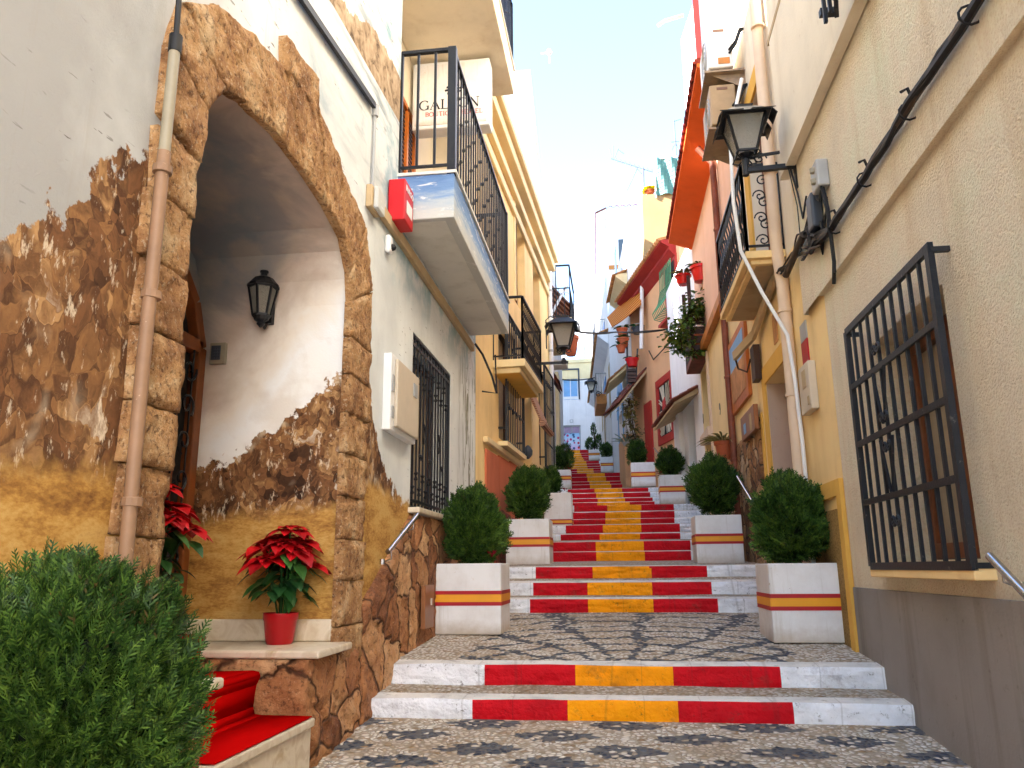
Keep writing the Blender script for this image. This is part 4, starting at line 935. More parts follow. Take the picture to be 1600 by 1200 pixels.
def shrub_core(rx, rz, seed):
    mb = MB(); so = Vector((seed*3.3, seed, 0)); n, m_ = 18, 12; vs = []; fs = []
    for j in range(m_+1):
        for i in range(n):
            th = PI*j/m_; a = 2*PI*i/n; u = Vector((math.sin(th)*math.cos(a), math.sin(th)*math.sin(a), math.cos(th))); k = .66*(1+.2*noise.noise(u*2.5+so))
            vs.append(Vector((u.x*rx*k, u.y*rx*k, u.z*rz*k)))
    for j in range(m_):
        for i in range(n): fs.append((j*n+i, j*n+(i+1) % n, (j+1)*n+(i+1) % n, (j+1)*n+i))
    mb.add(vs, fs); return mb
SHR = 'clipped green shrubs in the planters'
def make_shrub(label, loc, rx, rz, n, L, W, seed, zc, blades=4):
    t = thing('shrub', label, 'shrub', loc, SHR); L0 = Vector(loc)
    c = shrub_crown(rx, rz, n, L, W, seed, blades); c.v = [v+L0+Vector((0, 0, zc)) for v in c.v]; cr_ = c.build('crown', M['thuja'], t, fixn=False)
    k = shrub_core(rx, rz, seed); k.v = [v+L0+Vector((0, 0, zc)) for v in k.v]; k.build('dark_core', M['thuja_core'], cr_, smooth=True)  # dark core whose colour stands in for the shade inside the crown
    q = MB(); q.tube([L0+Vector((0, 0, -.02)), L0+Vector((.012, .01, zc*.4)), L0+Vector((0, 0, zc))], .022, 8, r2=.014)
    for i in range(5): a = i*1.3; q.tube([L0+Vector((0, 0, zc*.25)), L0+Vector((rx*.4*math.cos(a), rx*.4*math.sin(a), zc*.75))], .008, 5)
    q.build('trunk', M['wood_dark'], t)
    return t
def cyclamen(loc, label, n=16, fl=5, seed=1):
    t = thing('small_flower', label, 'flower', loc, 'red flowers at the feet of the shrubs'); rnd = random.Random(seed); L0 = Vector(loc)
    g = MB(); r = MB()
    for i in range(n):
        a = rnd.uniform(0, 6.28); d = rnd.uniform(.02, .11); z = rnd.uniform(-.02, .07); c = L0+Vector((d*math.cos(a), d*math.sin(a), z)); leafshape(g, c, Vector((math.cos(a), math.sin(a), rnd.uniform(-.3, .4))), rnd.uniform(.045, .07), .55)
    for i in range(fl):
        a = rnd.uniform(0, 6.28); c = L0+Vector((.05*math.cos(a), .05*math.sin(a), rnd.uniform(.06, .13)))
        for k in range(5): b_ = a+k*1.256; leafshape(r, c, Vector((math.cos(b_)*.6, math.sin(b_)*.6, .8)), .05, .5)
    g.build('leaves', M['leaf_green'], t, fixn=False); r.build('petals', M['red_flower'], t, fixn=False)
    return t
def leafshape(mb, p, d, L, asp=.5, droop=.25, fold=.12, toothed=False):
    d = Vector(d).normalized(); s = d.cross(Vector((0, 0, 1)))
    s = s.normalized() if s.length > .05 else Vector((1, 0, 0)); up = s.cross(d).normalized()
    prof = [(0, .06), (.18, .62), (.4, 1.0), (.62, .86), (.82, .45), (1, 0)]
    mid = []; lf = []; rt = []
    for k, w in prof:
        c = p+d*(L*k)-Vector((0, 0, 1))*(droop*L*k*k); mid.append(c); lf.append(c+s*(w*L*asp*.5)+up*(fold*L*w*.5)); rt.append(c-s*(w*L*asp*.5)+up*(fold*L*w*.5))
    n = len(prof); vs = mid+lf+rt; fs = []
    for i in range(n-1): fs += [(i, i+1, n+i+1, n+i), (i, 2*n+i, 2*n+i+1, i+1)]
    mb.add(vs, fs)
def poinsettia(loc, label, pot=True, seed=3, H=.62, spread=.25, heads=8, potr=.1):
    rnd = random.Random(seed); L0 = Vector(loc); t = thing('poinsettia', label, 'potted plant', loc, 'red poinsettias by the entrance')
    ph = .19
    q = MB(); q.lathe(L0, [(potr*.74, 0), (potr*.82, .02), (potr*.98, ph*.75), (potr*1.05, ph*.8), (potr*1.06, ph), (potr*.97, ph), (potr*.95, ph-.02), (.004, ph-.025)], 24); q.build('pot', M['red_pot'], t, smooth='auto')
    st = MB(); g = MB(); r = MB()
    for i in range(heads):
        a = i*2.4+rnd.uniform(-.3, .3); k = math.sqrt((i+.4)/heads); tip = L0+Vector((spread*k*math.cos(a), spread*k*math.sin(a), H-.26*k*k+rnd.uniform(-.03, .03)))
        base = L0+Vector((.02*math.cos(a), .02*math.sin(a), ph-.03)); mid = base.lerp(tip, .55)+Vector((0, 0, .04)); st.tube([base, mid, tip], .006, 5)
        tilt = Vector((math.cos(a)*k, math.sin(a)*k, 0))
        for ring, (nb, ln, zz) in enumerate(((8, .165, .0), (7, .12, .012), (5, .06, .022))):
            for j in range(nb):
                b_ = j*2*PI/nb+ring*.5+rnd.uniform(-.2, .2); dd = Vector((math.cos(b_), math.sin(b_), .12+.25*ring))+tilt*.45-Vector((0, 0, .35*max(0, tilt.dot(Vector((math.cos(b_), math.sin(b_), 0))))))
                leafshape(r, tip+Vector((0, 0, zz)), dd, ln*rnd.uniform(.8, 1.25), .66, .38, .16)
        for j in range(7):
            b_ = rnd.uniform(0, 6.28); o = base.lerp(tip, rnd.uniform(.4, .9)); dd = Vector((math.cos(b_), math.sin(b_), rnd.uniform(-.5, .1)))+tilt*.5; leafshape(g, o+dd*.03, dd, rnd.uniform(.1, .15), .62, .5, .1)
    st.build('stems', M['leaf_green'], t); g.build('foliage', M['leaf_green'], t, fixn=False); r.build('bracts', M['bract'], t, fixn=False)
    return t
poinsettia((-2.14, 4.97, .55), 'red poinsettia in a shiny red pot on the marble ledge', seed=3, H=.71, spread=.165, heads=9, potr=.105)
poinsettia((-2.62, 4.18, .58), 'taller red poinsettia half hidden behind the arch by the door', seed=8, H=.86, spread=.24, heads=10, potr=.12)
# planters: distance, left x, right x (pixels of the front face), label
def px_planter(Y, l, r, zoff, label, shr, rx, rz, dx=0, n=5200, seed=1, blades=4, band=(.27, .41), h=.67, L=.085, w=None, fl=None, zc=None):
    x0, x1 = aty(l, 800, Y).x, aty(r, 800, Y).x; w = w or (x1-x0); xc = (x0+x1)/2; yc = Y+w/2; z = gz(Y+w*.4)+zoff
    make_planter(label, (xc, yc, z), w, h, band)
    rx *= .84; rz *= .86
    make_shrub(shr, (xc+dx, yc, z+h-.05), rx, rz, n, L, .0062*L/.085, seed, zc if zc else rz+.03, blades)
    if fl: cyclamen((xc+w*fl[0], yc+w*fl[1], z+h-.03), fl[2], seed=seed)
    return xc, yc, z
z_ = gz(2.0); cb2 = aty(95, 1085, 2.02); xb = cb2.x
make_planter('white planter under the big shrub in front of the mural', (xb, 2.02, z_-.02), .66, .5)
make_shrub('big feathery green shrub at the foot of the painted rocks', (xb, 2.02, z_+.43), .30, .325, 13000, .055, .0025, 5, cb2.z-z_-.47, 8)
px_planter(7.8, 682, 782, -.01, 'white banded planter against the rough stone base', 'round shrub under the barred hotel window', .32, .42, .0, 6500, 11, 5, fl=(.3, -.3, 'red cyclamen with dark leaves beside the shrub under the barred window'))
px_planter(11.6, 790, 857.6, -.03, 'white banded planter by the red tiled wall panels', 'tall oval shrub before the red wall panels', .33, .46, -.02, 5200, 12, 4)
px_planter(16.3, 850, 893, -.02, 'tall planter of white boards with its band near the foot', 'narrow shrub leaning left in the planter of white boards', .2, .31, -.15, 2600, 13, 3, band=(.03, .13), fl=(.3, -.3, 'red cyclamen on the planter of white boards'))
px_planter(25.2, 866, 893, .0, 'white banded planter half hidden behind a bush on the far left stairs', 'wide dark bush below the door covered in a flower poster', .42, .48, .0, 3200, 14, 3, fl=(.42, -.35, 'pink red flower beside the wide dark bush'), h=.6)
px_planter(7.35, 1193, 1318, -.01, 'stained white banded planter beside the grey plinth', 'round shrub beside the golden pebbledash panel', .37, .43, -.05, 6800, 15, 5)
px_planter(11.5, 1085, 1158, -.02, 'white banded planter below the rough stone veneer', 'egg shaped shrub in front of the stone veneer', .36, .5, .0, 5200, 16, 4)
px_planter(18.7, 1033, 1073, .0, 'white banded planter by the white pillar', 'shrub standing by the white pillar and arched iron door', .33, .37, -.02, 3200, 17, 3, fl=(-.5, -.35, 'dark red flower hanging beside the planter by the white pillar'))
px_planter(21.9, 989, 1027, .0, 'white banded planter below the red framed panel', 'oval shrub standing below the dry twigs and red pillar', .27, .38, -.14, 2800, 18, 3)
px_planter(34.9, 941, 961, .0, 'small looking white planter high on the stairs', 'shrub high on the stairs beside the blue arch', .3, .39, .0, 1800, 19, 3)
make_planter('farthest white planter near the stair top', (-1.15, 45.6, gz(45.6)), .62, .6)
t = thing('small_tree', 'young twin lobed tree in the farthest planter', 'tree', (-1.15, 45.6, gz(45.6)+.5))
L0 = Vector((-1.15, 45.6, gz(45.6)+.5))
q = MB(); q.tube([L0, L0+Vector((.05, 0, .5)), L0+Vector((0, 0, 1.5))], .04, 7); q.build('trunk', M['wood_dark'], t)
q = MB()
for (ox, oz, rx, rz, n_) in ((-.24, .42, .2, .36, 700), (.27, .5, .2, .45, 700), (.0, 1.25, .12, .42, 300)):
    c = shrub_crown(rx, rz, n_, .12, .012, 3+n_, 3); q.add([v+L0+Vector((ox, 0, oz)) for v in c.v], c.f)
q.build('crown', M['thuja'], t, fixn=False)
# ---------------------------------------------------------------- yellow house, left
Y1 = Wall((-1.85, 10.36), (-1.45, 18.0), 1)
yh = thing('yellow_house', 'yellow rendered house with red wall panels, barred windows and a small balcony', 'house', (-1.85, 10.36, 0))
W1 = (Y1.S(779, 600), Y1.S(806, 600), 2.98, 5.0); W2 = (Y1.S(842, 650), Y1.S(856, 650), 3.1, 5.2)
UD = (Y1.S(805, 440), Y1.S(820, 440), 5.75, 8.2); UD2 = (Y1.S(833, 460), Y1.S(843, 460), 5.9, 7.9); DO = (Y1.S(818, 700), Y1.S(831, 700), 1.6, 4.5)
ztop = Y1.Z(790, 235)
def cut(a, b_): return (a[0], b_[0]) if a[1] > b_[0] else a
b = MB(); Y1.sheet(b, 0, Y1.L, -1, ztop, [W1, DO, W2, UD, UD2], .25); b.build('wall', M['ochre_yellow'], yh, fixn=False)
b = MB(); Y1.body(b, 0, Y1.L, -1, ztop+.1, -.26, -6, -.004, 0, [W1, DO, W2, UD, UD2]); b.build('side_wall', M['pale_yellow'], yh, fixn=False)
b = MB(); Y1.box(b, .2, 5.7, ztop, 11.5, -1.9, -6); b.build('shade_storey', M['pale_yellow'], yh)  # unseen set-back storey added to shade the pink house
b = MB()
for z0, z1, d in ((ztop-.95, ztop-.78, .06), (ztop-.62, ztop-.46, .10), (ztop-.30, ztop-.1, .2), (ztop-.09, ztop+.06, .28)): Y1.box(b, .01, Y1.L+.02, z0, z1, .001, d)
b.build('cornice', M['pale_yellow'], yh, bevel=.015)
b = MB()
P0 = Y1.S(757, 690)
for i in range(3):
    a = P0+i*.92; Y1.box(b, a, a+.9, .4, 2.66+.03*i, .001, .03)
b.build('wall_panel', M['terracotta_panel'], yh, bevel=.004)
b = MB(); b.rough([Y1.P(P0, .0, .03), Y1.P(P0+2.7, .0, .03), Y1.P(P0+2.7, 1.75, .03), Y1.P(P0, 1.95, .03)], Y1.n, .02, 50, 40, .015); b.build('stone_base', M['red_dado_stone'], yh, smooth=True)
b = MB(); Y1.box(b, P0-.1, P0+2.85, 2.74, 2.82, .001, .07); b.build('ledge', M['pale_yellow'], yh, bevel=.01)
def iron_window(w, h, root, pane, nb, rows=(), d=.12, scroll=False, mat='black_iron'):
    b_ = MB(); w.box(b_, h[0]+.02, h[1]-.02, h[2]+.02, h[3]-.02, -.245, -.22); wi = b_.build('window', M[pane], root)
    b_ = MB()
    for t_ in (h[0]+.04, (h[0]+h[1])/2, h[1]-.04): b_.bar(w.P(t_, h[2]+.02, -.2), w.P(t_, h[3]-.02, -.2), .07, .05)
    for z in (h[2]+.05, h[3]-.05): b_.bar(w.P(h[0]+.02, z, -.195), w.P(h[1]-.02, z, -.195), .06, .06)
    b_.build('frame', M['wood_dark'], wi)
    b_ = MB(); grille(b_, w, h[0]-.03, h[1]+.03, h[2]-.05, h[3]+.05, d, nb, .016, .035, rows)
    for t_ in (h[0]-.03, h[1]+.03):
        for z in (h[2]+.15, h[3]-.15): b_.bar(w.P(t_, z, d), w.P(t_, z, 0), .03)
    if scroll:
        for k in range(1, nb, 2):
            t_ = h[0]+(h[1]-h[0])*k/nb
            for z in (h[2]+.5, (h[2]+h[3])/2, h[3]-.5): w.spiral(b_, t_, z, d+.01, .06, 1.3, k)
    b_.build('grille', M[mat], wi); return wi
iron_window(Y1, W1, yh, 'curtain', 10, (3.5, 4.3), .13, True); iron_window(Y1, W2, yh, 'curtain', 8, (3.6, 4.4), .13)
b = MB(); Y1.box(b, W1[0]-.1, W1[1]+.1, W1[2]-.14, W1[2]-.07, .001, .16); b.build('sill', M['pale_yellow'], yh)
b = MB(); Y1.box(b, UD[0]-.12, UD[0]-.02, UD[2], UD[3]+.1, .001, .03); b.build('trim', M['pale_yellow'], yh); b = MB(); Y1.box(b, UD[0]-.12, UD[1]+.1, UD[3]+.101, UD[3]+.2, .001, .05); b.build('trim', M['pale_yellow'], yh)
for h in (UD, UD2):
    b = MB(); Y1.box(b, h[0]+.01, h[1]-.01, h[2], h[3]-.01, -.24, -.2); dd = b.build('balcony_door', M['curtain'], yh)
    b = MB()
    for t_ in (h[0]+.05, h[1]-.05): b.bar(Y1.P(t_, h[2], -.17), Y1.P(t_, h[3], -.17), .08, .05)
    b.build('frame', M['wood_door'], dd)
b = MB(); Y1.box(b, DO[0]+.01, DO[1]-.01, DO[2], DO[3]-.01, -.24, -.2); b.build('door', M['pale_yellow'], yh)
# balcony of the yellow house
bt0, bt1 = Y1.S(800, 575, .3), Y1.S(849, 590, .5)
zb = aty(828, 560, Y1.P(bt0, 0).y).z
b = MB(); Y1.box(b, bt0, bt1, zb-.12, zb, .001, .5); Y1.box(b, bt0+.06, bt1-.06, zb-.2, zb-.121, .001, .42)
bal = b.build('balcony', M['pale_yellow'], yh, bevel=.01)
b = MB(); Y1.box(b, bt0+.08, bt1-.08, zb-.206, zb-.2005, .01, .4); b.build('soffit', M['deep_ochre'], bal)
b = MB(); p_, q_, k_ = Y1.P(bt0+.03, 0, .0), Y1.P(bt0+.03, 0, .46), Y1.P(bt1-.03, 0, .46)
rail_run(b, p_, q_, zb, zb+1.0, 2, .01); rail_run(b, q_, k_, zb, zb+1.0, 18, .007, True); rail_run(b, k_, Y1.P(bt1-.03, 0, 0), zb, zb+1.0, 4, .01); b.build('railing', M['black_iron'], bal)
# things on the yellow house
t = thing('roll_up_blind', 'half rolled slatted blind hanging over the yellow house doorway', 'blind', Y1.P(DO[0], 4.0))
b = MB(); b.prism([Y1.P(DO[0]-.1, 4.35, .03), Y1.P(DO[0]-.1, 4.35, .08), Y1.P(DO[0]-.1, 3.6, .38), Y1.P(DO[0]-.1, 3.6, .34)], Y1.u*(DO[1]-DO[0]+.2)); b.build('slats', M['roll_blind'], t)
b = MB(); b.tube([Y1.P(DO[0]-.12, 3.58, .37), Y1.P(DO[1]+.12, 3.58, .37)], .06, 10); b.build('roll', M['roll_blind'], t, smooth='auto')
t = thing('wall_lamp', 'small round dark lamp beside the yellow house doorway', 'lamp', Y1.P(DO[0]+.3, 3.0))
b = MB(); c = Y1.P(DO[0]-.12, 3.05, .1); b.lathe(c, [(.02, -.12), (.08, -.05), (.09, .03), (.05, .1), (.02, .13)], 10); b.bar(c, c-Y1.n*.1, .03); b.build('shade', M['dark_plastic'], t, smooth='auto')
# loose cables under the balconies
def cables(name, label, runs, cat='cable', mats=('black_rubber', 'cable_brown'), n=6):
    t = thing(name, label, cat, runs[0][0][0]); 
    for mi_, mm in enumerate(mats):
        c_ = MB()
        for k, (pts, r) in enumerate(runs):
            if k % len(mats) == mi_: c_.tube(pts, r, n)
        if c_.v: c_.build('cable', M[mm], t, smooth='auto')
    return t
def wob(w, pts, k=.02, n=8, d=.03, seed=0):
    out = []
    for (a, b_) in zip(pts[:-1], pts[1:]):
        for i in range(n):
            f_ = i/n; t_ = a[0]+(b_[0]-a[0])*f_; z = a[1]+(b_[1]-a[1])*f_; v = Vector((t_*1.9+seed*5, z*1.3, seed)); out.append(w.P(t_, z+noise.noise(v)*k, d+abs(noise.noise(v+Vector((5, 5, 5))))*k))
    out.append(w.P(pts[-1][0], pts[-1][1], d)); return out
A = Y1.hit(757, 505, .05); B_ = Y1.hit(800, 565, .05); C_ = Y1.hit(836, 640, .05); D_ = Y1.hit(858, 680, .05)
cables('cable_bundle', 'thick sagging cable bundle along the yellow house under its balcony', [(wob(Y1, [(A[0], 4.95), (B_[0], 5.12), (C_[0], 5.0), (Y1.L, 5.05)], .05, 8, .05, k), .022 if k < 2 else .014) for k in range(5)])
t = thing('cable_bracket', 'black pronged cable bracket at the end of the hotel wall', 'bracket', HL.P(10.2, 3.6))
b = MB(); b.tube([HL.P(10.05, 3.95, .05), HL.P(10.22, 3.85, .12), HL.P(10.3, 3.55, .24), HL.P(10.32, 3.32, .3)], .016, 6); b.tube([HL.P(10.32, 3.86, .28), HL.P(10.32, 3.32, .3), HL.P(10.3, 3.35, .1)], .012, 6); b.build('prongs', M['worn_iron'], t)
# street lamp on the yellow house
Lp = thing('street_lamp', 'black iron street lamp with milky panes on the yellow house', 'street lamp', (-1.5, 15.6, 5.2))
cL = aty(880, 521, 15.5); lantern(Lp, cL, .78)
b = MB(); e = aty(852, 568, 15.5); a_ = aty(888, 566, 15.5); b.bar(Vector((-1.62, 15.5, e.z)), a_, .05); b.tube([aty(854, 545, 15.5), aty(853, 500, 15.5), aty(860, 494, 15.5), aty(872, 500, 15.5)], .012, 6); b.lathe(Vector((cL.x, 15.5, a_.z)), [(.05, -.03), (.06, .02), (.03, .1)], 10); b.bar(Vector((-1.6, 15.5, e.z-.25)), Vector((-1.6, 15.5, e.z+.25)), .03, .05); b.build('bracket', M['black_iron'], Lp)
t = thing('loudspeaker_pot', 'terracotta pot hanging under the street lamp on the left', 'flower pot', aty(893, 535, 20))
c = aty(892, 538, 19); b = MB(); b.lathe(c, [(.10, -.3), (.12, -.28), (.19, .12), (.21, .12), (.21, .2), (.17, .2), (.16, .1), (.01, .08)], 14); b.build('pot', M['terracotta'], t, smooth='auto')
b = MB()
for i in range(14): a = i*2.4; leafshape(b, c+Vector((0, 0, .17)), Vector((math.cos(a), math.sin(a), .8)), .16, .4)
b.build('leaves', M['leaf_green'], t, fixn=False); t.name = 'hanging_pot'

# ---------------------------------------------------------------- tall white house, then the narrow cream house
T1 = Wall((-1.85, 18.01), (-2.05, 22.4), 1)
th = thing('white_house', 'tall bare white house rising behind the yellow one', 'house', (-1.85, 18, 0))
b = MB(); T1.sheet(b, 0, T1.L, 0, 13.55); T1.body(b, 0, T1.L, 0, 13.55, -.3, -8, -.004); b.build('wall', M['white_wall'], th, fixn=False)
b = MB(); b.box(-9, -2.06, 22.41, 24.9, 12.1, 13.55); b.build('shade_wing', M['white_wall'], th)  # wing added over the narrow house to shade the roof terrace block
b = MB(); T1.box(b, -.03, T1.L, 13.552, 13.62, -8, .06); b.build('roof_edge', M['white_dirty'], th)
t = thing('roof_antenna', 'small grey aerial sticking out from the tall white house', 'aerial', (-1.9, 20, 11.9))
c = aty(858, 82, 20); b = MB(); b.bar(aty(845, 84, 20), c, .03); b.bar(c+Vector((0, 0, .12)), c-Vector((0, 0, .35)), .04); b.lathe(c, [(.08, -.05), (.1, 0), (.05, .1)], 8); b.build('mast', M['grey_plastic'], t)
N1 = Wall((-1.98, 22.41), (-2.1, 33), 1)
nh = thing('narrow_house', 'narrow cream house with a roofed iron balcony left of the stairs', 'house', (-2, 22.41, 0))
zt = aty(880, 392, 27).z
b = MB(); N1.sheet(b, 0, N1.L, 1, zt); N1.body(b, 0, N1.L, 1, zt, -.3, -6, -.004); b.build('wall', M['white_dirty'], nh, fixn=False)
b = MB(); b.box(-9, -4.7, 24.95, 33, 3, 18.5); b.build('rear_shade_block', M['white_dirty'], nh)  # unseen rear block added to shade the pale fronts across the stairs
b = MB(); N1.box(b, 1.2, 1.9, 1.5, 9.5, .001, .1); N1.box(b, 5.5, 6.3, 1.5, 8, .001, .12); b.build('pilaster', M['pale_yellow'], nh)
p = aty(857, 497, 22.6); pr = aty(893, 497, 22.6); pt = aty(857, 415, 22.6)
b = MB(); b.box(N1.a.x+.0, pr.x, 22.6, 25.2, p.z-.25, p.z); b.box(N1.a.x+.0, pr.x-.05, 22.7, 25.1, p.z-.5, p.z-.251)
bal = b.build('balcony', M['pale_yellow'], nh, bevel=.01)
b = MB(); A_ = Vector((-1.98, 22.66, 0)); B2 = Vector((pr.x-.04, 22.66, 0)); C2 = Vector((pr.x-.04, 25.15, 0))
rail_run(b, A_, B2, p.z, p.z+.95, 5, .009); rail_run(b, B2, C2, p.z, p.z+.95, 14, .009)
for v in (A_, (A_+B2)/2, B2, C2): b.bar(v+Vector((0, 0, p.z)), v+Vector((0, 0, pt.z)), .03)
b.bar(A_+Vector((0, 0, pt.z)), B2+Vector((0, 0, pt.z)), .05); b.bar(B2+Vector((0, 0, pt.z)), C2+Vector((0, 0, pt.z)), .05)
for i in range(4):
    for (tz) in (.12, .75): 
        o_ = A_.lerp(B2, (i+.5)/4)
        b.tube([o_+Vector((.07*math.cos(k*.5)*(1-k/20), 0, p.z+tz+.07*math.sin(k*.5)*(1-k/20))) for k in range(16)], .008, 4)
for k in range(3): b.tube([C2+Vector((.02+.1*math.sin(j*.5), -.6, p.z+.55+k*.28+.05*math.cos(j*.5))) for j in range(13)], .008, 4)
b.build('railing', M['black_iron'], bal)
b = MB()
for i in range(7):
    o0, o1 = Vector((-1.9, 23.2, p.z+1.35-i*.19)), Vector((pr.x-.1, 24.9, p.z+1.05-i*.17)); b.bar(o0, o1, .14, .07)
b.build('wooden_screen', M['wood_door'], bal)
b = MB(); b.bar(Vector((-1.75, 22.72, p.z+.1)), Vector((pr.x-.1, 22.72, p.z+1.1)), .07); b.build('pole', M['white_plastic'], bal)
t = thing('brown_wall_box', 'plain brown box on the corner below the left street lamp', 'box', aty(872, 575, 24))
a_, c_ = aty(868, 593, 24), aty(886, 571, 24); b = MB(); b.box(-2.0, c_.x, 24, 24.7, a_.z, c_.z); b.build('case', M['brown_box'], t, bevel=.01); t.location = (0, 0, 0)
b = MB(); a_, c_ = aty(868, 570, 24), aty(886, 562, 24); b.box(-2.0, c_.x-.02, 24.02, 24.68, a_.z, c_.z); b.build('lid', M['offwhite_slab'], t)
t = thing('plastic_drainpipe', 'white drainpipe at the corner of the yellow and narrow houses', 'drainpipe', Y1.P(Y1.L-.1, 2)); b = MB(); b.tube([Y1.P(Y1.L-.1, 2.0, .07), Y1.P(Y1.L-.1, 8.0, .07)], .05, 10); b.build('pipe', M['white_plastic'], t, smooth='auto')
b = MB()
for z in (3, 4.5, 6, 7.5): b.lathe(Y1.P(Y1.L-.1, z, .07), [(.055, -.03), (.062, 0), (.055, .03)], 10)
b.build('bracket', M['grey_plastic'], t)
t = thing('tiled_awning', 'small dark tiled awning jutting from the narrow house', 'awning', N1.P(3, 7.5)); b = MB(); zz = aty(872, 625, 26).z; tiles(b, N1, 2.6, 4.2, zz+.9, .0, .3, .5, .08); b.build('tiles', M['tile_dark'], t)
S1 = Wall((-2.4, 33.1), (-6.2, 53.7), 1)
b = MB(); S1.sheet(b, 0, S1.L, 2, 12); S1.body(b, 0, S1.L, 2, 12, -.3, -6, -.004); S1.box(b, 0, S1.L, 12.01, 21, -1.1, -6); sh_ = thing('shade_house', 'unseen pale house added beyond the narrow house to shade the stair top', 'house', (-2.4, 33.1, 5)); b.build('wall', M['white_wall'], sh_, fixn=False)  # hidden house with a tall set-back part, added to shade the far end
# ---------------------------------------------------------------- white house closing the street
E1 = Wall((-9, 54), (3, 54), 1); 
eh = thing('end_house', 'white house closing the top of the stairs with a poster covered door', 'house', (-3, 54, gz(52)))
def ex(px, py): return E1.hit(px, py)
d0, d1 = ex(880, 705), ex(907, 664); DR = (d0[0], d1[0], gz(53)-.3, d1[1]); w0, w1 = ex(879, 625), ex(903, 578); WN = (w0[0], w1[0], w0[1], w1[1])
zr_ = ex(900, 562)[1]
b = MB(); E1.sheet(b, 0, E1.L, 5, zr_, [DR, WN], .2); E1.body(b, 0, E1.L, 5, zr_, -.21, -8, -.004, 0, [DR, WN]); b.build('wall', M['white_wall'], eh, fixn=False)
b = MB(); z6 = ex(900, 592)[1]; E1.box(b, .1, E1.L-.1, z6, zr_-.25, .001, .03); E1.box(b, .1, E1.L-.1, zr_-.24, zr_+.02, .001, .12); b.build('band', M['pale_yellow'], eh)
b = MB(); E1.box(b, DR[0]+.02, DR[1]-.02, DR[2], DR[3]-.55, -.19, -.12); dd = b.build('door', M['flower_poster'], eh); b = MB()
for t_ in (DR[0]+.05, DR[1]-.05): b.bar(E1.P(t_, DR[2], -.1), E1.P(t_, DR[3], -.1), .1, .06)
b.bar(E1.P(DR[0], DR[3]-.05, -.1), E1.P(DR[1], DR[3]-.05, -.1), .06, .1); b.bar(E1.P((DR[0]+DR[1])/2, DR[3]-.55, -.1), E1.P((DR[0]+DR[1])/2, DR[3], -.1), .08); b.build('frame', M['grey_plastic'], dd)
b = MB(); E1.box(b, DR[0]+.1, DR[1]-.1, DR[3]-.52, DR[3]-.1, -.17, -.14); b.build('transom', M['lilac_panel'], dd)
b = MB(); E1.box(b, WN[0]+.02, WN[1]-.02, WN[2], WN[3], -.19, -.15); wi = b.build('window', M['pale_blue'], eh); b = MB()
for t_ in (WN[0]+.06, (WN[0]+WN[1])/2, WN[1]-.06): b.bar(E1.P(t_, WN[2], -.12), E1.P(t_, WN[3], -.12), .13, .05)
for z in (WN[2]+.15, WN[3]-.07): b.bar(E1.P(WN[0], z, -.115), E1.P(WN[1], z, -.115), .05, .2)
b.build('frame', M['white_plastic'], wi); b = MB(); b.bar(E1.P(WN[1]+.05, WN[2], .05), E1.P(WN[1]+.05, WN[3], .05), .1); b.bar(E1.P(WN[0], WN[3]+.05, .05), E1.P(WN[1]+.1, WN[3]+.05, .05), .1); b.build('shutter', M['dark_plastic'], wi)
b = MB(); zt1 = ex(910, 534)[1]; rail_run(b, E1.P(1, 0, .06), E1.P(9.5, 0, .06), zr_+.03, zt1, 48, .02); b.build('terrace_railing', M['grey_plastic'], eh)
b = MB(); E1.box(b, .5, 11.5, zr_+.02, ex(900, 452)[1], -3.5, -8); b.build('upper_wall', M['white_wall'], eh)
b = MB(); p_ = ex(893, 550); E1.box(b, p_[0]-.6, p_[0]+.9, zr_+.03, zr_+1.9, -3.495, -3.45); b.build('terrace_window', M['pale_blue'], eh)
t = thing('number_plate', 'tiny house number plate above the poster covered door', 'plate', E1.P(*ex(893, 659))); c = ex(893, 658); b = MB(); E1.box(b, c[0]-.12, c[0]+.12, c[1]-.1, c[1]+.1, .002, .03); b.build('plate', M['grey_plastic'], t); b = MB(); E1.box(b, c[0]-.08, c[0]+.08, c[1]-.06, c[1]+.06, .031, .035); b.build('face', M['white_plastic'], t)
# ---------------------------------------------------------------- rough cream house, right foreground
R1 = Wall((1.9, 0), (1.9, 6.93), -1)
ch = thing('cream_house', 'rough cream rendered house with grey plinth and a large barred window', 'house', (1.9, 0, 0))
hz = R1.Z(1400, 506); RW = (4.55, 5.86, 1.03, hz)
b = MB(); R1.sheet(b, -1.6, 6.93, .84, 3.34, [RW], .32); R1.sheet(b, -1.6, 6.93, -1.5, .84)
b.quad(R1.P(6.93, -1.5, 0), R1.P(6.93, 3.34, 0), R1.P(6.93, 3.34, -.4), R1.P(6.93, -1.5, -.4))
R1.sheet(b, -1.6, 7.5, 3.34, 4.82, d=.05); b.quad(R1.P(-1.6, 3.34, .05), R1.P(6.95, 3.34, .05), R1.P(6.95, 3.34, -.01), R1.P(-1.6, 3.34, -.01)); b.quad(R1.P(7.5, 3.34, .05), R1.P(7.5, 4.82, .05), R1.P(7.5, 4.82, -.4), R1.P(7.5, 3.34, -.4))
b.build('wall', M['cream_rough'], ch, fixn=False)
b = MB(); R1.box(b, -1.6, 7.5, 4.80, 10.6, -.3, .13); R1.body(b, -1.6, 6.92, -1.5, 10.5, -.33, -6, -.02, 0, [RW]); R1.box(b, -1.6, 7.52, 4.77, 4.81, .06, .15); b.build('upper_wall', M['cream_smooth'], ch)
b = MB(); R1.box(b, -1.6, 6.925, -1.5, .83, .001, .018); b.build('plinth', M['plinth_grey'], ch, bevel=.006)
b = MB(); R1.box(b, 4.39, 6.1, .92, .985, -.3, .11); b.build('sill', M['ochre_yellow'], ch, bevel=.008)
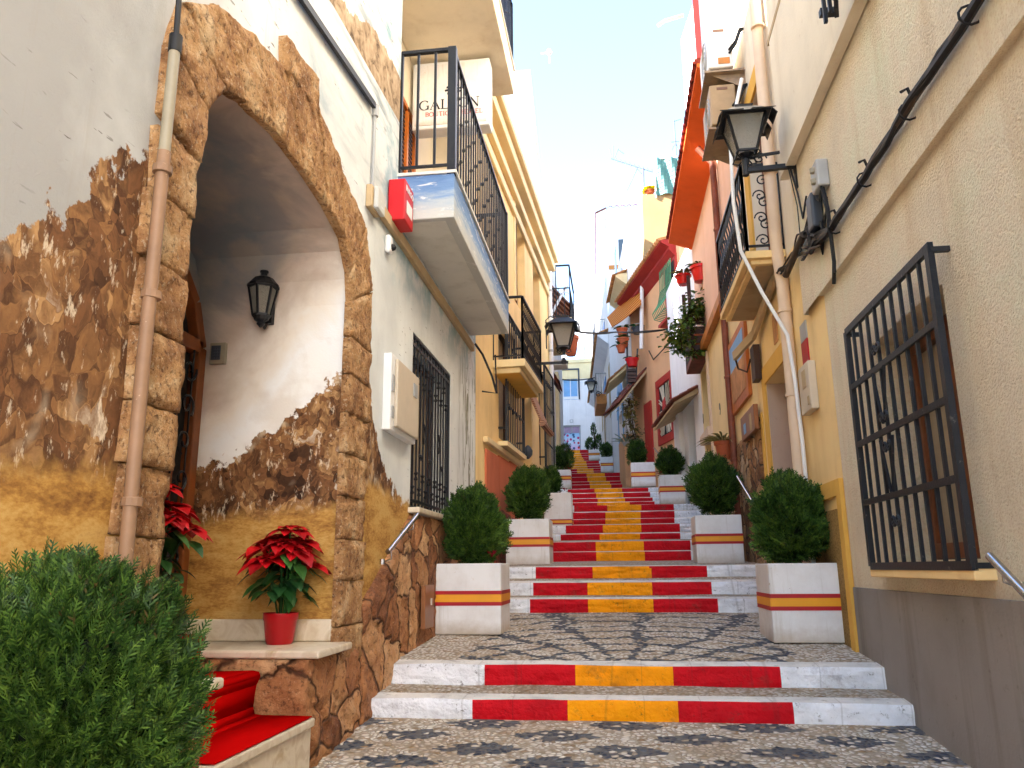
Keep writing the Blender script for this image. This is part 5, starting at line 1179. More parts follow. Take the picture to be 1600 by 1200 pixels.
b = MB(); R1.box(b, RW[0]+.02, RW[1]-.02, RW[2], RW[3]-.01, -.315, -.3); wi = b.build('window', M['window_glass'], ch)
b = MB()
for t_ in (RW[0]+.06, RW[0]+.62, RW[0]+.7, RW[1]-.06): b.bar(R1.P(t_, RW[2], -.27), R1.P(t_, RW[3], -.27), .09, .06)
for z in (RW[2]+.06, RW[3]-.06): b.bar(R1.P(RW[0], z, -.265), R1.P(RW[1], z, -.265), .06, .1)
b.build('frame', M['wood_door'], wi, bevel=.006)
b = MB(); R1.box(b, RW[0]+.12, RW[1]-.12, RW[2]+.1, RW[3]-.1, -.299, -.295); b.build('curtain', M['curtain'], wi)
g = MB(); d = .1; t0, t1, z0, z1 = 4.42, 6.07, .995, 2.74
for t_ in (t0, t1): g.bar(R1.P(t_, z0, d), R1.P(t_, z1, d), .055, .035)
for z in (z0, z1): g.bar(R1.P(t0-.03, z, d), R1.P(t1, z, d), .03, .05)
rows = [R1.Z(1395, 558, d), R1.Z(1400, 666, d), R1.Z(1420, 768, d)]
for z in rows: g.bar(R1.P(t0, z, d+.008), R1.P(t1, z, d+.008), .02, .04)
for i in range(1, 10): t_ = t0+(t1-t0)*i/10; g.bar(R1.P(t_, z0, d), R1.P(t_, z1, d), .024, .02)
tm = t0+(t1-t0)*.6
for s in (-1, 1):
    for zz, zt_ in ((rows[2]+.02, rows[1]-.05), (rows[1]+.05, rows[0]-.02)):
        g.tube([R1.P(tm+s*.02+s*.1*(k/8), zz+(zt_-zz)*k/8, d+.02) for k in range(9)], .011, 6)
    for z in (rows[1]+.1, rows[1]-.1, rows[0]+.13, rows[2]-.16): R1.spiral(g, tm+s*.04, z, d+.02, .04, 1.4, 0 if s < 0 else PI, .010, s)
for z in (z0, z1-.02): g.bar(R1.P(t0-.02, z, d), R1.P(t0-.02, z, 0), .03)
for z in (z0, z1-.02): g.bar(R1.P(t1, z, d), R1.P(t1, z, 0), .03)
g.build('window_grille', M['worn_iron'], wi)
c = R1.hit(1308, 18, .2); g = MB()
for k in range(3): g.bar(R1.P(c[0]-.05-k*.12, c[1]-.12, .3), R1.P(c[0]-.05-k*.12, c[1]+1.2, .3), .025)
g.bar(R1.P(c[0]+.02, c[1]-.02, .2), R1.P(c[0]-.4, c[1]-.02, .32), .03); g.bar(R1.P(c[0], c[1], .2), R1.P(c[0], c[1], .32), .05); g.build('upper_grille', M['worn_iron'], ch)
R1h = handrail('handrail', [R1.P(4.21, 1.04, .1), R1.P(3.2, .47, .1)], 'steel handrail on the grey plinth of the cream house', R1, [R1.P(4.1, .98, .1), R1.P(3.3, .54, .1)])
b = MB(); R1.box(b, -18, -1.61, -2, 10.0, -6, .0); b.build('wall', M['white_wall'], thing('bounce_house', 'unseen plain white house added down the street to bounce cool light', 'house', (1.9, -1.61, 0)))  # out-of-view house added to bounce cool light into the street
# cable bundle along the cream house
runs = []
for k in range(7): runs.append((wob(R1, [(1.5, 3.62), (3.5, 3.64), (6.2, 3.66), (6.9, 3.74+.03*k)], .035, 12, .085, k), (.026, .018, .02, .014, .022, .016, .012)[k]))
for k in range(5): runs.append((wob(R1, [(6.5, 3.68), (6.9, 3.72+.05*k), (7.2, 3.86+.04*k), (7.55, 3.95), (8.2, 4.02)], .13, 7, .07, 20+k), (.012, .008, .01, .007, .009)[k]))
cb = cables('cable_bundle', 'thick twisted bundle of black and brown cables on the cream wall', runs)
for t_ in (2.6, 3.6, 4.45, 5.3, 6.1):
    b = MB(); b.tube([R1.P(t_+.02, 3.63+.055*math.cos(k*PI/5), .085+.055*math.sin(k*PI/5)) for k in range(11)], .007, 5); b.tube([R1.P(t_, 3.69, .06), R1.P(t_-.02, 3.76, .09), R1.P(t_+.03, 3.77, .11)], .01, 5); b.build('clip', M['black_rubber'], cb)
t = thing('cable_conduit', 'fat grey brown conduit end where the cables leave the cream wall', 'conduit', R1.P(7.6, 4.1))
a_, c_ = R1.hit(1256, 366, .1), R1.hit(1228, 430, .1); b = MB(); b.tube([R1.P(a_[0], a_[1], .1), R1.P(c_[0], c_[1], .1)], .034, 12); b.build('pipe', M['cable_brown'], t, smooth='auto')
b = MB()
for k in range(6): b.tube([R1.P(a_[0], a_[1], .1), R1.P(a_[0]-.25, a_[1]+.02+.03*k, .08), R1.P(a_[0]-.42, a_[1]-.12-.05*k, .07), R1.P(a_[0]-.75, a_[1]-.1+.02*k, .08)], .008, 5)
for k in range(3): b.tube([R1.P(a_[0]-.05+k*.04+.2*math.cos(j*.5), a_[1]-.1+.12*math.sin(j*.5), .1) for j in range(12)], .009, 5)
b.build('loose_cable', M['black_rubber'], t, smooth='auto')
t = thing('switch_box', 'small white weatherproof switch box wired above a black box', 'switch box', R1.P(6.9, 4.3)); c = R1.hit(1289, 276, .06); s = .1
b = MB(); R1.box(b, c[0]-s, c[0]+s, c[1]-s*1.2, c[1]+s*1.2, .051, .15); b.build('case', M['grey_plastic'], t, bevel=.015)
b = MB()
for z in (.05, -.05): b.lathe(R1.P(c[0]-.02, c[1]+z, .155), [(.004, -.03), (.028, -.02), (.03, .02), (.004, .03)], 8)
b.build('knob', M['grey_pipe'], t)
t = thing('adapter_box', 'black adapter box hanging on cables under the white switch box', 'box', R1.P(6.9, 4.0)); c2 = R1.hit(1281, 332, .06)
b = MB(); R1.box(b, c2[0]-.09, c2[0]+.09, c2[1]-.16, c2[1]+.16, .051, .15); b.build('case', M['dark_plastic'], t, bevel=.02)
b = MB(); b.tube([R1.P(c[0], c[1]-.12, .1), R1.P(c[0]+.03, c[1]-.2, .11), R1.P(c2[0], c2[1]+.16, .1)], .013, 6); b.tube([R1.P(c[0]-.05, c[1]-.12, .1), R1.P(c[0]-.12, c[1]-.35, .1), R1.P(c[0]-.1, c[1]-.8, .09), R1.P(c[0]+.0, c[1]-.95, .08)], .016, 6); b.tube([R1.P(c[0]-.07, c[1]-.12, .12), R1.P(c[0]-.16, c[1]-.4, .12), R1.P(c[0]-.13, c[1]-.9, .1)], .012, 6)
b.tube([R1.P(c2[0]+.13*math.cos(k*.52), c2[1]-.2+.1*math.sin(k*.52), .09) for k in range(13)], .014, 6); b.build('cable', M['black_rubber'], t, smooth='auto')
# street lamp on the cream house
LR = thing('street_lamp', 'black iron street lamp with rippled glass high on the cream house', 'street lamp', (1.4, 7.25, 4.8))
cl = aty(1163, 208, 7.25); lantern(LR, cl, .60)
b = MB(); a_ = aty(1165, 267, 7.25); b.bar(Vector((a_.x-.02, 7.25, a_.z)), Vector((1.845, 7.25, a_.z+.02)), .05, .045); b.bar(Vector((1.84, 7.25, a_.z-.22)), Vector((1.84, 7.25, a_.z+.24)), .05, .02)
b.tube([Vector((a_.x, 7.25, a_.z-.05)), Vector((a_.x, 7.25, cl.z-.28))], .032, 10); b.bar(aty(1180, 244, 7.25), aty(1218, 238, 7.25), .025)
b.tube([Vector((a_.x+.14+.07*(1-k/16)*math.cos(k*.6), 7.25, a_.z+.12+.07*(1-k/16)*math.sin(k*.6))) for k in range(16)], .008, 5)
b.build('bracket', M['black_iron'], LR)
b = MB(); b.tube([Vector((1.8, 7.25, a_.z-.02)), Vector((1.83, 7.2, a_.z-.3)), Vector((1.83, 7.1, a_.z-.6)), Vector((1.84, 6.95, a_.z-.45))], .01, 5); b.tube([Vector((1.78, 7.25, a_.z)), Vector((1.83, 7.26, a_.z-.4)), Vector((1.83, 7.26, a_.z-.85))], .006, 5); b.build('cable', M['black_rubber'], LR)

# ---------------------------------------------------------------- ochre house with balcony
R2 = Wall((1.9, 0), (1.9, 10.4), -1)
oh = thing('ochre_house', 'ochre house with a deep doorway, iron balcony and golden pebbledash panel', 'house', (1.9, 6.93, 0))
DH = (8.35, 9.83, 0, 3.2); UH = (8.55, 9.75, 4.3, 6.7)
b = MB(); R2.sheet(b, 6.932, 10.4, -1, 4.2, [DH], .5); b.build('wall', M['ochre_yellow'], oh, fixn=False)
b = MB(); R2.sheet(b, 6.932, 10.4, 4.2, 11.5, [UH], .2); R2.body(b, 6.935, 10.4, -1, 11.5, -.21, -6, -.004, 0, [UH]); b.build('upper_wall', M['cream_smooth'], oh, fixn=False)
b = MB(); R2.box(b, DH[0]-.02, DH[1]+.02, 0, 3.25, -.51, -.495)
b.quad(R2.P(DH[1]-.003, 0, -.002), R2.P(DH[1]-.003, 3.2, -.002), R2.P(DH[1]-.003, 3.2, -.5), R2.P(DH[1]-.003, 0, -.5)); b.build('door_recess', M['reveal_mauve'], oh, fixn=False)
b = MB(); R2.box(b, 8.9, 9.6, .9, 3.0, -.49, -.45); b.build('door', M['wood_door'], oh, bevel=.01)
b = MB(); R2.box(b, DH[1]+.002, DH[1]+.2, .3, 3.42, .001, .02); R2.box(b, DH[0]-.2, DH[1], 3.202, 3.42, .001, .02); R2.box(b, DH[0]-.2, DH[0]-.002, .3, 3.2, .001, .02)
R2.box(b, 6.935, 7.06, .0, 1.72, .001, .04); R2.box(b, 7.061, 8.1, 1.58, 1.72, .001, .04); R2.box(b, 10.2, 10.34, 1.0, 2.92, .001, .018); b.build('door_surround', M['deep_ochre'], oh, bevel=.005)
b = MB(); R2.box(b, 7.061, 8.1, 0, 1.48, .001, .012); b.build('pebbledash_panel', M['golden_pebbledash'], oh)
b = MB(); R2.box(b, UH[0]-.25, UH[0]-.002, 4.25, 6.95, .001, .03); R2.box(b, UH[1]+.002, UH[1]+.25, 4.25, 6.95, .001, .03); R2.box(b, UH[0], UH[1], 6.702, 6.95, .001, .03); b.build('window_surround', M['deep_ochre'], oh)
b = MB(); R2.box(b, UH[0]+.02, UH[1]-.02, 4.3, 6.68, -.19, -.15); b.build('balcony_door', M['wood_door'], oh)
bx = .42; bz = 4.22
b = MB(); R2.box(b, 8.18, 10.36, bz, bz+.085, .001, bx); R2.box(b, 8.24, 10.3, bz-.05, bz-.001, .001, bx-.06)
bal = b.build('balcony', M['ochre_yellow'], oh, bevel=.008)
b = MB(); R2.box(b, 8.3, 10.24, bz-.056, bz-.0505, .01, bx-.12); b.build('soffit', M['tan_wall'], bal)
b = MB(); p_, q_, k_ = R2.P(8.22, 0, 0), R2.P(8.22, 0, bx-.03), R2.P(10.32, 0, bx-.03); zt_ = bz+1.1
rail_run(b, p_, q_, bz+.09, zt_, 1, .01); rail_run(b, q_, k_, bz+.09, zt_, 15, .009, True); rail_run(b, k_, R2.P(10.32, 0, 0), bz+.09, zt_, 3, .01)
for z in (.3, .56, .82):
    o_ = (p_+q_)/2
    for s in (-1, 1): b.tube([o_+Vector((s*(.02+.075*(1-k/20)*math.cos(k*.5)), -.012, bz+z+s*.09+.075*(1-k/20)*math.sin(k*.5))) for k in range(18)], .008, 5)
for i in range(15):
    a_ = q_+(k_-q_)*((i+.5)/15)
    for z in (.3, .55): b.tube([a_+Vector((-.015, .045*math.cos(k*.7), bz+z+.1*math.sin(k*.7))) for k in range(10)], .007, 4)
b.build('railing', M['black_iron'], bal)
pipe('drainpipe', [R2.P(8.16, .3, .07), R2.P(8.16, 3.9, .07), R2.P(8.2, 4.3, .09), R2.P(8.12, 9.5, .09)], .065, 'cream_pipe', 'cream drainpipe running down past the end of the iron balcony', rings=[R2.P(8.16, z, .07) for z in (1.2, 1.9, 2.7, 3.6)]+[R2.P(8.15, 5.2, .09), R2.P(8.13, 7.0, .09)], group=None)
t = thing('cable_pipe', 'thin white cable pipe bending down beside the cream drainpipe', 'cable', R2.P(8.0, .4)); b = MB()
b.tube([R2.P(7.98, .3, .06)]+[R2.P(7.98, 2.2, .06), R2.P(8.0, 2.8, .07), R2.P(8.02, 3.3, .1), R2.P(8.1, 3.8, .3), R2.P(8.16, 4.3, .47), R2.P(8.2, 4.9, .5), R2.P(8.2, 5.7, .48), R2.P(8.2, 6.4, .3)], .02, 8); b.build('pipe', M['white_plastic'], t, smooth='auto')
t = thing('meter_box', 'grey white meter box with a small window beside the drainpipe', 'meter box', R2.P(7.66, 2.4)); a_, c_ = R2.hit(1281, 612, .05), R2.hit(1258, 580, .05)
b = MB(); R2.box(b, 7.44, 7.84, 2.42, 2.88, .001, .075); b.build('case', M['beige_box'], t, bevel=.01); b = MB(); R2.box(b, 7.55, 7.68, 2.65, 2.82, .076, .082); R2.box(b, 7.48, 7.54, 2.47, 2.55, .076, .082); b.build('pane', M['tan_wall'], t)
def plaque(name, label, w, t0, t1, z0, z1, parts):
    t = thing(name, label, 'plaque', w.P(t0, z0))
    for k, (m_, f0, f1) in enumerate(parts):
        b = MB(); w.box(b, t0, t1, z0+(z1-z0)*f0, z0+(z1-z0)*f1, .001, .014); b.build(('panel', 'picture', 'border')[k], M[m_], t)
plaque('wall_plaque', 'narrow red and pale plaque above the meter box', R2, 7.62, 7.86, 2.93, 3.33, [('stripe_red', 0, .55), ('grey_plastic', .56, 1)])
plaque('house_number_tile', 'small brown tile above the deep doorway', R2, 8.9, 9.12, 3.5, 3.85, [('tile_ochre', 0, 1)])
b = MB(); a_, c_ = R2.hit(1227, 0, .1), R2.hit(1204, 68, .1); b.bar(R2.P(a_[0]-1.5, a_[1]+.1, .1), R2.P(c_[0], c_[1], .1), .07, .06); b.build('gutter_strip', M['tan_wall'], oh)
# loose duct below the balcony
t = thing('cable_duct', 'pale cable duct sagging under the iron balcony', 'duct', R2.P(9.5, 3.9)); b = MB(); pts = [R2.P(8.35, 4.16, .05), R2.P(9.2, 4.02, .07), R2.P(9.9, 3.86, .09), R2.P(10.5, 3.75, .25)]
for p0, p1 in zip(pts[:-1], pts[1:]): b.bar(p0, p1+(p1-p0)*.02, .05, .12)
b.build('channel', M['tan_wall'], t, bevel=.005); b = MB()
b.tube([R2.P(10.5, 3.75, .25), R2.P(10.6, 3.6, .2), R2.P(10.4, 3.5, .12), R2.P(10.2, 3.62, .1)], .013, 6); R2.box(b, 9.95, 10.2, 3.3, 3.75, .02, .1); b.build('connector', M['wood_dark'], t)
# air conditioners
def aircon(label, t0, z0, w=.8, h=.62, dpt=.33, off=.14, mat='ac_white'):
    t = thing('air_conditioner', label, 'air conditioner', R2.P(t0, z0), 'outdoor air conditioners on the ochre house')
    b = MB(); R2.box(b, t0, t0+w, z0, z0+h, off, off+dpt); b.build('case', M[mat], t, bevel=.02)
    b = MB(); R2.box(b, t0-.006, t0-.001, z0+h*.86, z0+h*.92, off+.1, off+.24); b.build('handle', M['brown_box'], t)
    b = MB(); R2.box(b, t0-.008, t0-.001, z0+.05, z0+.14, off+.05, off+.2); b.build('valve_cover', M['rust_band'], t)
    b = MB(); cc = R2.P(t0+w*.42, z0+h*.5, off+dpt+.004)
    for r_ in (.08, .14, .2, .25): b.tube([cc+Vector((0, r_*math.cos(k*PI/10), r_*math.sin(k*PI/10))) for k in range(21)], .006, 4)
    b.build('fan_grille', M['grey_plastic'], t)
    b = MB()
    for q in (t0+.06, t0+w-.1):
        b.bar(R2.P(q, z0-.03, 0), R2.P(q, z0-.03, off+dpt+.03), .04); b.prism([R2.P(q, z0-.05, 0), R2.P(q, z0-.05, off+dpt), R2.P(q, z0-.3, 0)], R2.u*.012)
    R2.box(b, t0-.02, t0+w+.02, z0-.075, z0-.052, .02, off+dpt+.05); b.build('bracket', M['rusty_bracket'], t)
    b = MB()
    for k in range(2): b.tube([R2.P(t0, z0+.2+.05*k, off+.05), R2.P(t0-.12, z0+.24+.05*k, off-.02), R2.P(t0-.14, z0+.4+.05*k, off-.08), R2.P(t0-.08, z0+.5, .0)], .016, 6)
    b.build('hose', M['black_rubber'], t, smooth='auto')
aircon('upper white air conditioner with a rusty valve cover above the street lamp', 9.45, 7.42)
aircon('lower air conditioner in shade on its rusty bracket behind the street lamp', 9.5, 6.62, .8, .58, mat='ac_shaded')  # shade on the lower unit is put into its case colour
# ---------------------------------------------------------------- yellow and pink house
R3 = Wall((1.9, 10.41), (1.88, 16.7), -1)
ph = thing('pink_house', 'house with yellow ground floor, pink upper wall and bright orange eave', 'house', (1.9, 10.41, 0))
D8 = (R3.S(1112, 660), R3.S(1100, 660)); H8 = (D8[0], D8[1], 1.2, 5.0)
if H8[1] > R3.L-.2: H8 = (H8[0], R3.L-.2, 1.2, 5.0)
b = MB(); R3.sheet(b, 0, R3.L, -1, 5.3, [H8], .4); b.build('wall', M['yellow_house'], ph, fixn=False)
b = MB(); R3.sheet(b, 0, R3.L, 5.3, 8.0); R3.body(b, 0, R3.L, -1, 8.0, -.41, -6, -.004, 0, [H8]); b.build('upper_wall', M['pink_wall'], ph, fixn=False)
b = MB(); R3.box(b, 1.2, R3.L+.1, 5.15, 5.32, .001, .12); b.build('string_course', M['rust_band'], ph, bevel=.01)
b = MB(); R3.box(b, H8[0], H8[1], 1.2, 3.4, -.39, -.35); b.build('door', M['wood_door'], ph); b = MB(); R3.box(b, H8[0]-.12, H8[1]+.1, 3.45, 3.62, -.35, .1); R3.box(b, H8[0]-.16, H8[0]-.002, 1.0, 5.1, .001, .04); b.build('door_surround', M['cream_pipe'], ph)
b = MB(); R3.box(b, H8[0]+.05, H8[1]-.05, 3.7, 4.9, -.38, -.34); b.build('window', M['dark_void'], ph)
zc_ = 8.12
b = MB(); tiles(b, R3, -.1, 6.3, zc_+.25, -.5, .52, .25, .09, 0, 1, False); b.prism([R3.P(-.1, 7.85, .0), R3.P(-.1, 8.04, .5), R3.P(-.1, 8.1, .5), R3.P(-.1, 8.1, .0)], R3.u*6.4, 1)
for i in range(26): q = .05+i*.24; b.box3(R3.P(q, 7.90, .12), R3.u*.12, R3.n*.24+Vector((0, 0, .1)), Vector((0, 0, .02)), 1)
b.quad(R3.P(-.1, zc_+.2, -.5), R3.P(6.3, zc_+.2, -.5), R3.P(6.3, 9.2, -3), R3.P(-.1, 9.2, -3)); b.build('roof', [M['tile_red'], M['orange_soffit']], ph)
b = MB(); V0 = R3.S(1187, 650); b.rough([R3.P(.02, 0, .0), R3.P(3.2, 0, .0), R3.P(3.2, 2.75, .0), R3.P(.02, 2.9, .0)], R3.n, .035, 60, 50, .016, fq=8); b.build('stone_veneer', M['veneer_stone'], ph, smooth=True)
cpz = R3.Z(1112, 205, .06); tcp = R3.S(1150, 740, .06)
cp = pipe('drainpipe', [R3.P(tcp, .8, .07), R3.P(tcp, 7.6, .07), R3.P(tcp, 7.9, .3)], .055, 'copper_pipe', 'rusty copper drainpipe between the balcony and the pink wall', rings=[R3.P(tcp, z, .07) for z in (2.6, 3.9, 5.0, 6.4)])
t = thing('brown_meter_box', 'brown meter cover with a blue sticker set in the stone veneer', 'meter box', R3.P(1.2, 2.5)); t0, t1 = sorted((R3.S(1178, 650, .1), R3.S(1157, 660, .1))); mz0, mz1 = R3.Z(1168, 682, .1), R3.Z(1168, 641, .1)
b = MB(); R3.box(b, t0, t1, mz0, mz1, .04, .1); b.build('cover', M['bronze'], t, bevel=.008); b = MB(); R3.box(b, t0+.2, t0+.34, mz1-.3, mz1-.08, .101, .106); b.build('slot', M['tan_wall'], t); b = MB(); R3.box(b, t1-.42, t1-.25, mz0+.06, mz0+.2, .101, .106); b.build('sticker', M['pale_blue'], t)
t = thing('picture_tile', 'framed tile picture on the yellow wall under the iron balcony', 'picture', R3.P(1, 3.6)); a_, c_ = R3.hit(1168, 560, .03), R3.hit(1143, 600, .03); t0, t1 = sorted((a_[0], c_[0]))
b = MB(); R3.box(b, t0, t1, 3.28, 4.4, .001, .05); b.build('frame', M['wood_orange'], t, bevel=.006); b = MB(); R3.box(b, t0+.14, t1-.14, 3.42, 3.9, .051, .056); b.build('lower_tiles', M['tile_ochre'], t); b = MB(); R3.box(b, t0+.14, t1-.14, 3.9, 4.28, .051, .0565); b.build('upper_tiles', M['pale_blue'], t)
for tx, px, py, lb in (('8', 1099, 655, 'iron house number 8 beside the yellow doorway'), ('9', 1125, 640, 'iron house number 9 beside the copper drainpipe')):
    q = R3.hit(px, py, .01); b = MB(); text_mesh(b, tx, R3.P(min(q[0], R3.L-.1), q[1], .012), R3.u*-1, (0, 0, 1), .3); b.build('house_number', M['black_iron'], label=lb, cat='number')
def potplant(name, label, c, r, h, pm, leafm, n, ll, up=.8, group=None, asp=.2, droop=.5, seed=1):
    t = thing(name, label, 'potted plant', c, group); rnd = random.Random(seed); c = Vector(c)
    if pm: b = MB(); b.lathe(c, [(r*.7, 0), (r*.95, h*.8), (r*1.08, h*.82), (r*1.1, h), (r*.95, h), (.004, h-.03)], 14); b.build('pot', M[pm], t, smooth='auto')
    b = MB()
    for i in range(n): a = rnd.uniform(0, 6.28); leafshape(b, c+Vector((r*.4*math.cos(a), r*.4*math.sin(a), h)), Vector((math.cos(a), math.sin(a), up*rnd.uniform(.3, 1.6))), ll*rnd.uniform(.6, 1.2), asp, droop)
    b.build('leaves', M[leafm], t, fixn=False); return t
q = R3.hit(1128, 700, .2); potplant('spider_plant', 'spiky spider plant in a tilted clay pot on a corbel', R3.P(min(q[0], 5.5), q[1]-.2, .17), .14, .3, 'terracotta', 'dry_leaf', 80, .36, asp=.09, seed=4)
b = MB(); R3.box(b, min(q[0], 5.5)-.18, min(q[0], 5.5)+.18, q[1]-.27, q[1]-.205, .001, .32); b.build('wall_shelf', M['tile_ochre'], label='small tile shelf carrying the spider plant', cat='shelf')
# flower balcony hung with green
fb_t = R3.L+.05
# ---------------------------------------------------------------- white house with arched iron door
R4 = Wall((1.88, 16.71), (1.55, 20.5), -1)
wh = thing('white_door_house', 'white house with an arched iron door, tiled canopy and wooden flower balcony', 'house', (1.88, 16.71, 0))
ad = R4.S(1082, 700); AD = (ad-.45, ad+.45, 2.0, 4.7)
b = MB(); R4.sheet(b, 0, R4.L, 0, 8.2, [AD], .25); R4.body(b, 0, R4.L, 0, 8.2, -.26, -6, -.004, 0, [AD]); b.build('wall', M['white_wall'], wh, fixn=False)
arcp = [(AD[0], 2.0), (AD[0], 4.1)]+[(ad-.45*math.cos(k*PI/10), 4.1+.55*math.sin(k*PI/10)) for k in range(1, 10)]+[(AD[1], 4.1), (AD[1], 2.0)]
b = MB(); R4.prism(b, arcp, -.22, -.19); dd = b.build('door', M['black_iron'], wh); b = MB()
for i in range(6): R4.spiral(b, ad+(-.15 if i % 2 else .15), 2.5+i*.33, -.17, .14, 1.5, i, .012, 1 if i % 2 else -1)
b.build('iron_scrolls', M['worn_iron'], dd)
b = MB(); tp = R4.S(1068, 700); R4.box(b, tp-.16, tp+.16, 1.5, aty(1068, 640, 19.5).z, .001, .12); b.build('pilaster', M['white_wall'], wh, bevel=.01)
cz = R4.Z(1070, 620, .4); c0, c1 = R4.S(1085, 610, .3), R4.L-.05
b = MB(); tiles(b, R4, max(.3, c0-.4), c1, cz+.35, .0, .55, .3, .085, 0, 1, True); b.build('canopy', [M['tile_dark'], M['tan_wall']], wh)
# flower balcony of dark wood
fz0, fz1 = aty(1092, 560, 15.8).z, aty(1092, 440, 15.8).z; fx0 = aty(1074, 500, 15.8).x; fx1 = aty(1110, 500, 15.8).x
b = MB(); b.box(fx0, 1.9, 15.4, 16.65, fz0-.12, fz0); fbn = b.build('wooden_balcony', M['tile_dark'], ph, label='dark wooden balcony overflowing with greenery')
b = MB()
for i in range(5): b.box(fx0+.005, fx1, 15.385, 15.4, fz0+.02+i*.19, fz0+.17+i*.19)
for x_, y_ in ((fx0+.03, 15.43), (fx1-.03, 15.43), (fx0+.03, 16.6)): b.box(x_-.035, x_+.035, y_-.035, y_+.035, fz0-.1, fz1)
for i in range(7): b.box(fx0+.0, fx0+.02, 15.5+i*.16, 15.58+i*.16, fz0, fz0+.95)
b.build('slats', M['wood_dark'], fbn)
def vine(label, pts, n, sp, ll, seed, name='trailing_plant', mat='vine_leaf'):
    t = thing(name, label, 'plant', pts[0]); rnd = random.Random(seed); b = MB(); q = MB()
    for i in range(n):
        k = rnd.random()*(len(pts)-1); j = int(k); c = Vector(pts[j]).lerp(Vector(pts[min(j+1, len(pts)-1)]), k-j)+Vector((rnd.gauss(0, sp), rnd.gauss(0, sp), rnd.gauss(0, sp)))
        leafshape(b, c, Vector((rnd.uniform(-1, 1), rnd.uniform(-1, 1), rnd.uniform(-.8, .6))), ll*rnd.uniform(.6, 1.3), .75)
    for i in range(8): q.tube([Vector(p_)+Vector((rnd.gauss(0, sp*.6), rnd.gauss(0, sp*.6), rnd.gauss(0, sp*.4))) for p_ in pts], .008, 4)
    b.build('leaves', M[mat], t, fixn=False); q.build('stems', M['wood_dark'], t); return t
Y_ = 15.3
vine('thick green trailing plant spilling over the dark wooden balcony', [aty(1108, 470, Y_), aty(1085, 480, Y_), aty(1068, 510, Y_), aty(1060, 530, Y_), aty(1066, 545, Y_)], 900, .13, .1, 5)
vine('small green tendrils creeping under the dark wooden balcony', [aty(1078, 552, Y_), aty(1095, 548, Y_), aty(1103, 552, Y_)], 70, .04, .09, 6)
potplant('hanging_pot', 'shiny red pot with stubby feet hung highest over the wooden balcony', aty(1096, 440, Y_), .2, .32, 'red_glaze', 'vine_leaf', 26, .3, group='red pots over the wooden balcony', seed=2)
potplant('hanging_pot', 'round red pot hung against the white wall left of the other', aty(1068, 445, Y_+.3), .16, .2, 'red_glaze', 'dry_leaf', 26, .3, group='red pots over the wooden balcony', seed=3)
for k, (px, lb) in enumerate(((1087, 'left clay pot standing in the wooden balcony'), (1103, 'clay pot standing in the wooden balcony beside the pink wall'))):
    c = aty(px, 512, 15.55); b = MB(); b.lathe((c.x, 15.55, fz0+.02), [(.1, 0), (.14, .3), (.16, .3), (.16, .38), (.004, .36)], 12); b.build('clay_pot', M['terracotta'], label=lb, cat='pot', group='clay pots in the wooden balcony')
# set back upper house above the eave
U1 = Wall((aty(1092, 60, 17.5).x, 17.5), (aty(1064, 60, 19.2).x, 19.2), -1)
uh = thing('upper_white_house', 'bright white house rising behind the orange eave', 'house', (2, 17.5, 8))
b = MB(); U1.sheet(b, 0, U1.L, 7.5, 15); U1.body(b, 0, U1.L, 7.5, 15, -.3, -5, -.003); b.build('wall', M['white_wall'], uh, fixn=False)
b = MB(); c_ = aty(1086, 40, 17.45); b.box(c_.x-.02, c_.x+.12, 17.4, 17.499, 8.2, 15); b.build('corner_band', M['deep_red'], uh)
t = thing('roof_spout', 'pale roof spout poking out from the white upper house', 'spout', aty(1060, 30, 18.8)); b = MB(); b.tube([aty(1068, 24, 18.9), aty(1038, 33, 18.9), aty(1028, 40, 18.9)], .05, 8); b.build('pipe', M['grey_pipe'], t, smooth='auto')
# ---------------------------------------------------------------- peach house with red framed panel
R5 = Wall((1.95, 20.52), (.71, 25.8), -1)
pe = thing('peach_house', 'peach house with a red framed panel, red eave and curved green window cage', 'house', (1.95, 20.52, 0))
ez = R5.Z(1022, 400, .4)
b = MB(); R5.sheet(b, 0, R5.L, 0, ez+.1); R5.body(b, 0, R5.L, 0, ez+.1, -.26, -5, -.004); b.build('wall', M['peach_wall'], pe, fixn=False)
b = MB(); tiles(b, R5, .2, R5.L+.1, ez+.42, -.4, .48, .25, .085, 0, 1, False); b.prism([R5.P(.2, ez-.35, .001), R5.P(.2, ez-.1, .2), R5.P(.2, ez-.02, .2), R5.P(.2, ez+.1, .42), R5.P(.2, ez+.18, .42), R5.P(.2, ez+.2, .001)], R5.u*(R5.L-.15), 1); b.quad(R5.P(0, ez+.45, -.4), R5.P(R5.L, ez+.45, -.4), R5.P(R5.L, ez+1.2, -3), R5.P(0, ez+1.2, -3)); b.build('roof', [M['tile_ochre'], M['deep_red']], pe)
fa, fb_, fc, fd = R5.hit(1053, 573), R5.hit(1027, 599), R5.hit(1031, 700), R5.hit(1055, 683)
f0, f1, g0, g1 = (fa[0]+fd[0])/2, (fb_[0]+fc[0])/2, (fc[1]+fd[1])/2, (fa[1]+fb_[1])/2
b = MB(); e = .22
for a_ in ((f0, f1, g0, g0+e), (f0, f1, g1-e, g1), (f0, f0+e, g0+e, g1-e), (f1-e, f1, g0+e, g1-e)): R5.box(b, *a_, .001, .06)
fr_ = b.build('framed_panel', M['red_frame'], pe, bevel=.008); b = MB(); R5.box(b, f0+e, f1-e, g0+e, g1-e, .001, .01); b.build('backing', M['dark_void'], fr_)
b = MB(); rnd = random.Random(4); cc = ((f0+f1)/2, (g0+g1)/2); hw, hh = (f1-f0)/2-e, (g1-g0)/2-e
